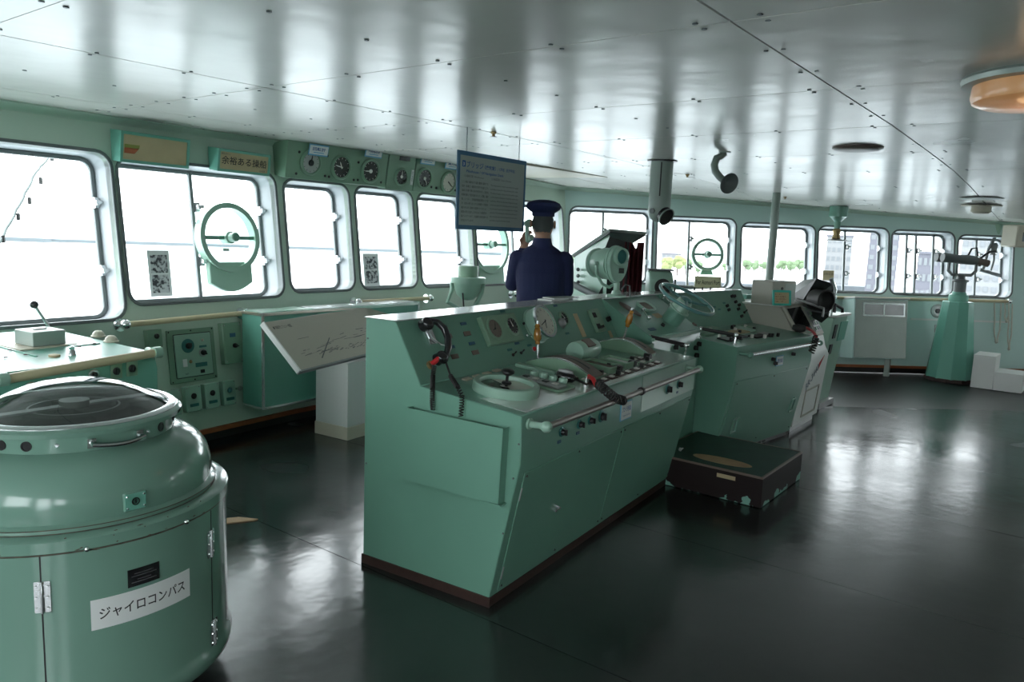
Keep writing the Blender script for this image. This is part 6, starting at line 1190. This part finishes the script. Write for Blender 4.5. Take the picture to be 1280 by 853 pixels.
def hand(wr, palm, fd, cd, s_):       # wrist, palm centre, finger direction, curl direction, thumb side
    wr, palm, fd, cd = Vector(wr), Vector(palm), Vector(fd).normalized(), Vector(cd).normalized(); sd = fd.cross(cd).normalized()*s_; b.tube([wr, wr.lerp(palm, .5), palm], [.027, .03, .033], 12); b.sph(palm, .036, 14)
    for k, L in enumerate((.07, .078, .073, .06)):
        o = palm+sd*(.027-.018*k)+fd*.018; p1 = o+fd*L*.5; p2 = p1+(fd*.45+cd*.8).normalized()*L*.42; p3 = p2+(fd*-.25+cd).normalized()*L*.32; b.tube([o, p1, p2, p3], [.0095, .009, .0085, .0075], 8); b.sph(p3, .0076, 8)
    o = palm+sd*.03-fd*.01; p1 = o+(sd*.7+fd*.5+cd*.3).normalized()*.035; p2 = p1+(sd*.1+fd*.5+cd*.8).normalized()*.032; b.tube([o, p1, p2], [.012, .0105, .009], 8); b.sph(p2, .009, 8)
hand(WRL, (-.118, .19, 1.56), (.1, -.15, 1), (.5, -.6, .2), -1); hand(WRR, (.11, .32, 1.275), (-.3, .9, .1), (-.5, .2, -.6), 1)
body = b.build('body_base', 'navy_cloth'); rm = body.modifiers.new('r', 'REMESH'); rm.mode = 'VOXEL'; rm.voxel_size = .0062; rm.use_smooth_shade = True; sm = body.modifiers.new('s', 'SMOOTH'); sm.iterations = 4; sm.factor = .5
me = bpy.data.meshes.new_from_object(body.evaluated_get(bpy.context.evaluated_depsgraph_get())); bpy.data.objects.remove(body)
me.materials.clear()
for q_ in ('navy_cloth', 'skin', 'gloss_black', 'hair'): me.materials.append(MAT[q_])
for pl_ in me.polygons:
    c_ = pl_.center; i_ = 0
    if c_.z > 1.575 and abs(c_.x) < .1 and (c_.x > -.085): i_ = 1
    if c_.z > 1.655 and c_.y < .035 and abs(c_.x) < .1: i_ = 3
    if c_.z > 1.63 and c_.y < -.03 and abs(c_.x) < .075: i_ = 3
    if (c_-Vector((-.118, .18, 1.6))).length < .1 and c_.z > 1.51 and c_.x < -.07: i_ = 1
    if (c_-Vector((.1, .36, 1.28))).length < .095: i_ = 1
    if c_.z < .1: i_ = 2
    pl_.material_index = i_
me.polygons.foreach_set('use_smooth', [True]*len(me.polygons)); body = bpy.data.objects.new('body', me); C.objects.link(body); body.parent = mk
A = MM
b = MB(A); b.lathe([(.062, 1.555), (.075, 1.53), (.085, 1.515)], 28); b.lathe([(.072, 1.52), (.064, 1.56), (.058, 1.585), (.062, 1.588), (.068, 1.56), (.08, 1.525)], 28); b.build('collar', 'cap_cloth', mk)
b = MB(A @ T(0, .02, 0)); vs_ = []; prof = [(.079, 1.738), (.081, 1.764), (.1, 1.776), (.118, 1.79), (.124, 1.808), (.114, 1.83), (.08, 1.846), (.04, 1.853), (.0001, 1.855)]
b.lathe(prof, 36); cap = b.build('peaked_cap', 'cap_cloth', mk)
for v in cap.data.vertices: v.co.y = (v.co.y-.02)*1.16+.02; v.co.z += max(0, v.co.y)*.08
b = MB(A); b.prism([(-.07, .085), (.07, .085), (.055, .135), (0, .155), (-.055, .135)], 1.742, 1.748); b.build('cap_visor', 'gloss_black', cap); b = MB(A @ T(0, .02, 0)); b.lathe([(.0835, 1.745), (.0855, 1.765), (.0835, 1.766)], 36); 
for s_ in (-1, 1):
    b = MB(A); b.sph((s_*.083, .015, 1.685), .02, 12, (.5, .8, 1.5)); b.build('ear', 'skin', mk); b = MB(A); b.sph((s_*.03, .1, 1.7), .011, 10); ey = b.build('eye', 'mark_white', mk); b = MB(A); b.sph((s_*.03, .109, 1.7), .005, 8); b.build('pupil', 'black', ey)
b = MB(A); b.tube([(-.02, .104, 1.643), (0, .11, 1.641), (.02, .104, 1.643)], [.003, .005, .003], 8); b.build('mouth', 'dull_red', mk)
b = MB(A); b.box((-.16, -.118, .8), (-.1, -.1, .86)); 
b = MB(A @ RZ(.4)); b.lathe([(.178, .775), (.182, .78), (.178, .785)], 28); 
HS = A @ T(-.105, .13, 1.6); hs2 = thing('green_handset', 'pale green handset held to the face of the navy uniformed mannequin', 'handset', HS)
b = MB(A); b.tube([(-.1, .15, 1.56), (-.105, .145, 1.6), (-.108, .13, 1.66), (-.1, .12, 1.69)], [.016, .015, .015, .02], 12); b.build('grip', 'pale_green_paint', hs2); b = MB(A); b.cyl((-.11, .15, 1.685), (-.095, .08, 1.69), .026, .03, 16); b.build('earpiece', 'pale_green_paint', hs2); b = MB(A); b.cyl((-.1, .17, 1.565), (-.07, .13, 1.59), .02, .024, 16); b.build('mouthpiece', 'pale_green_paint', hs2)
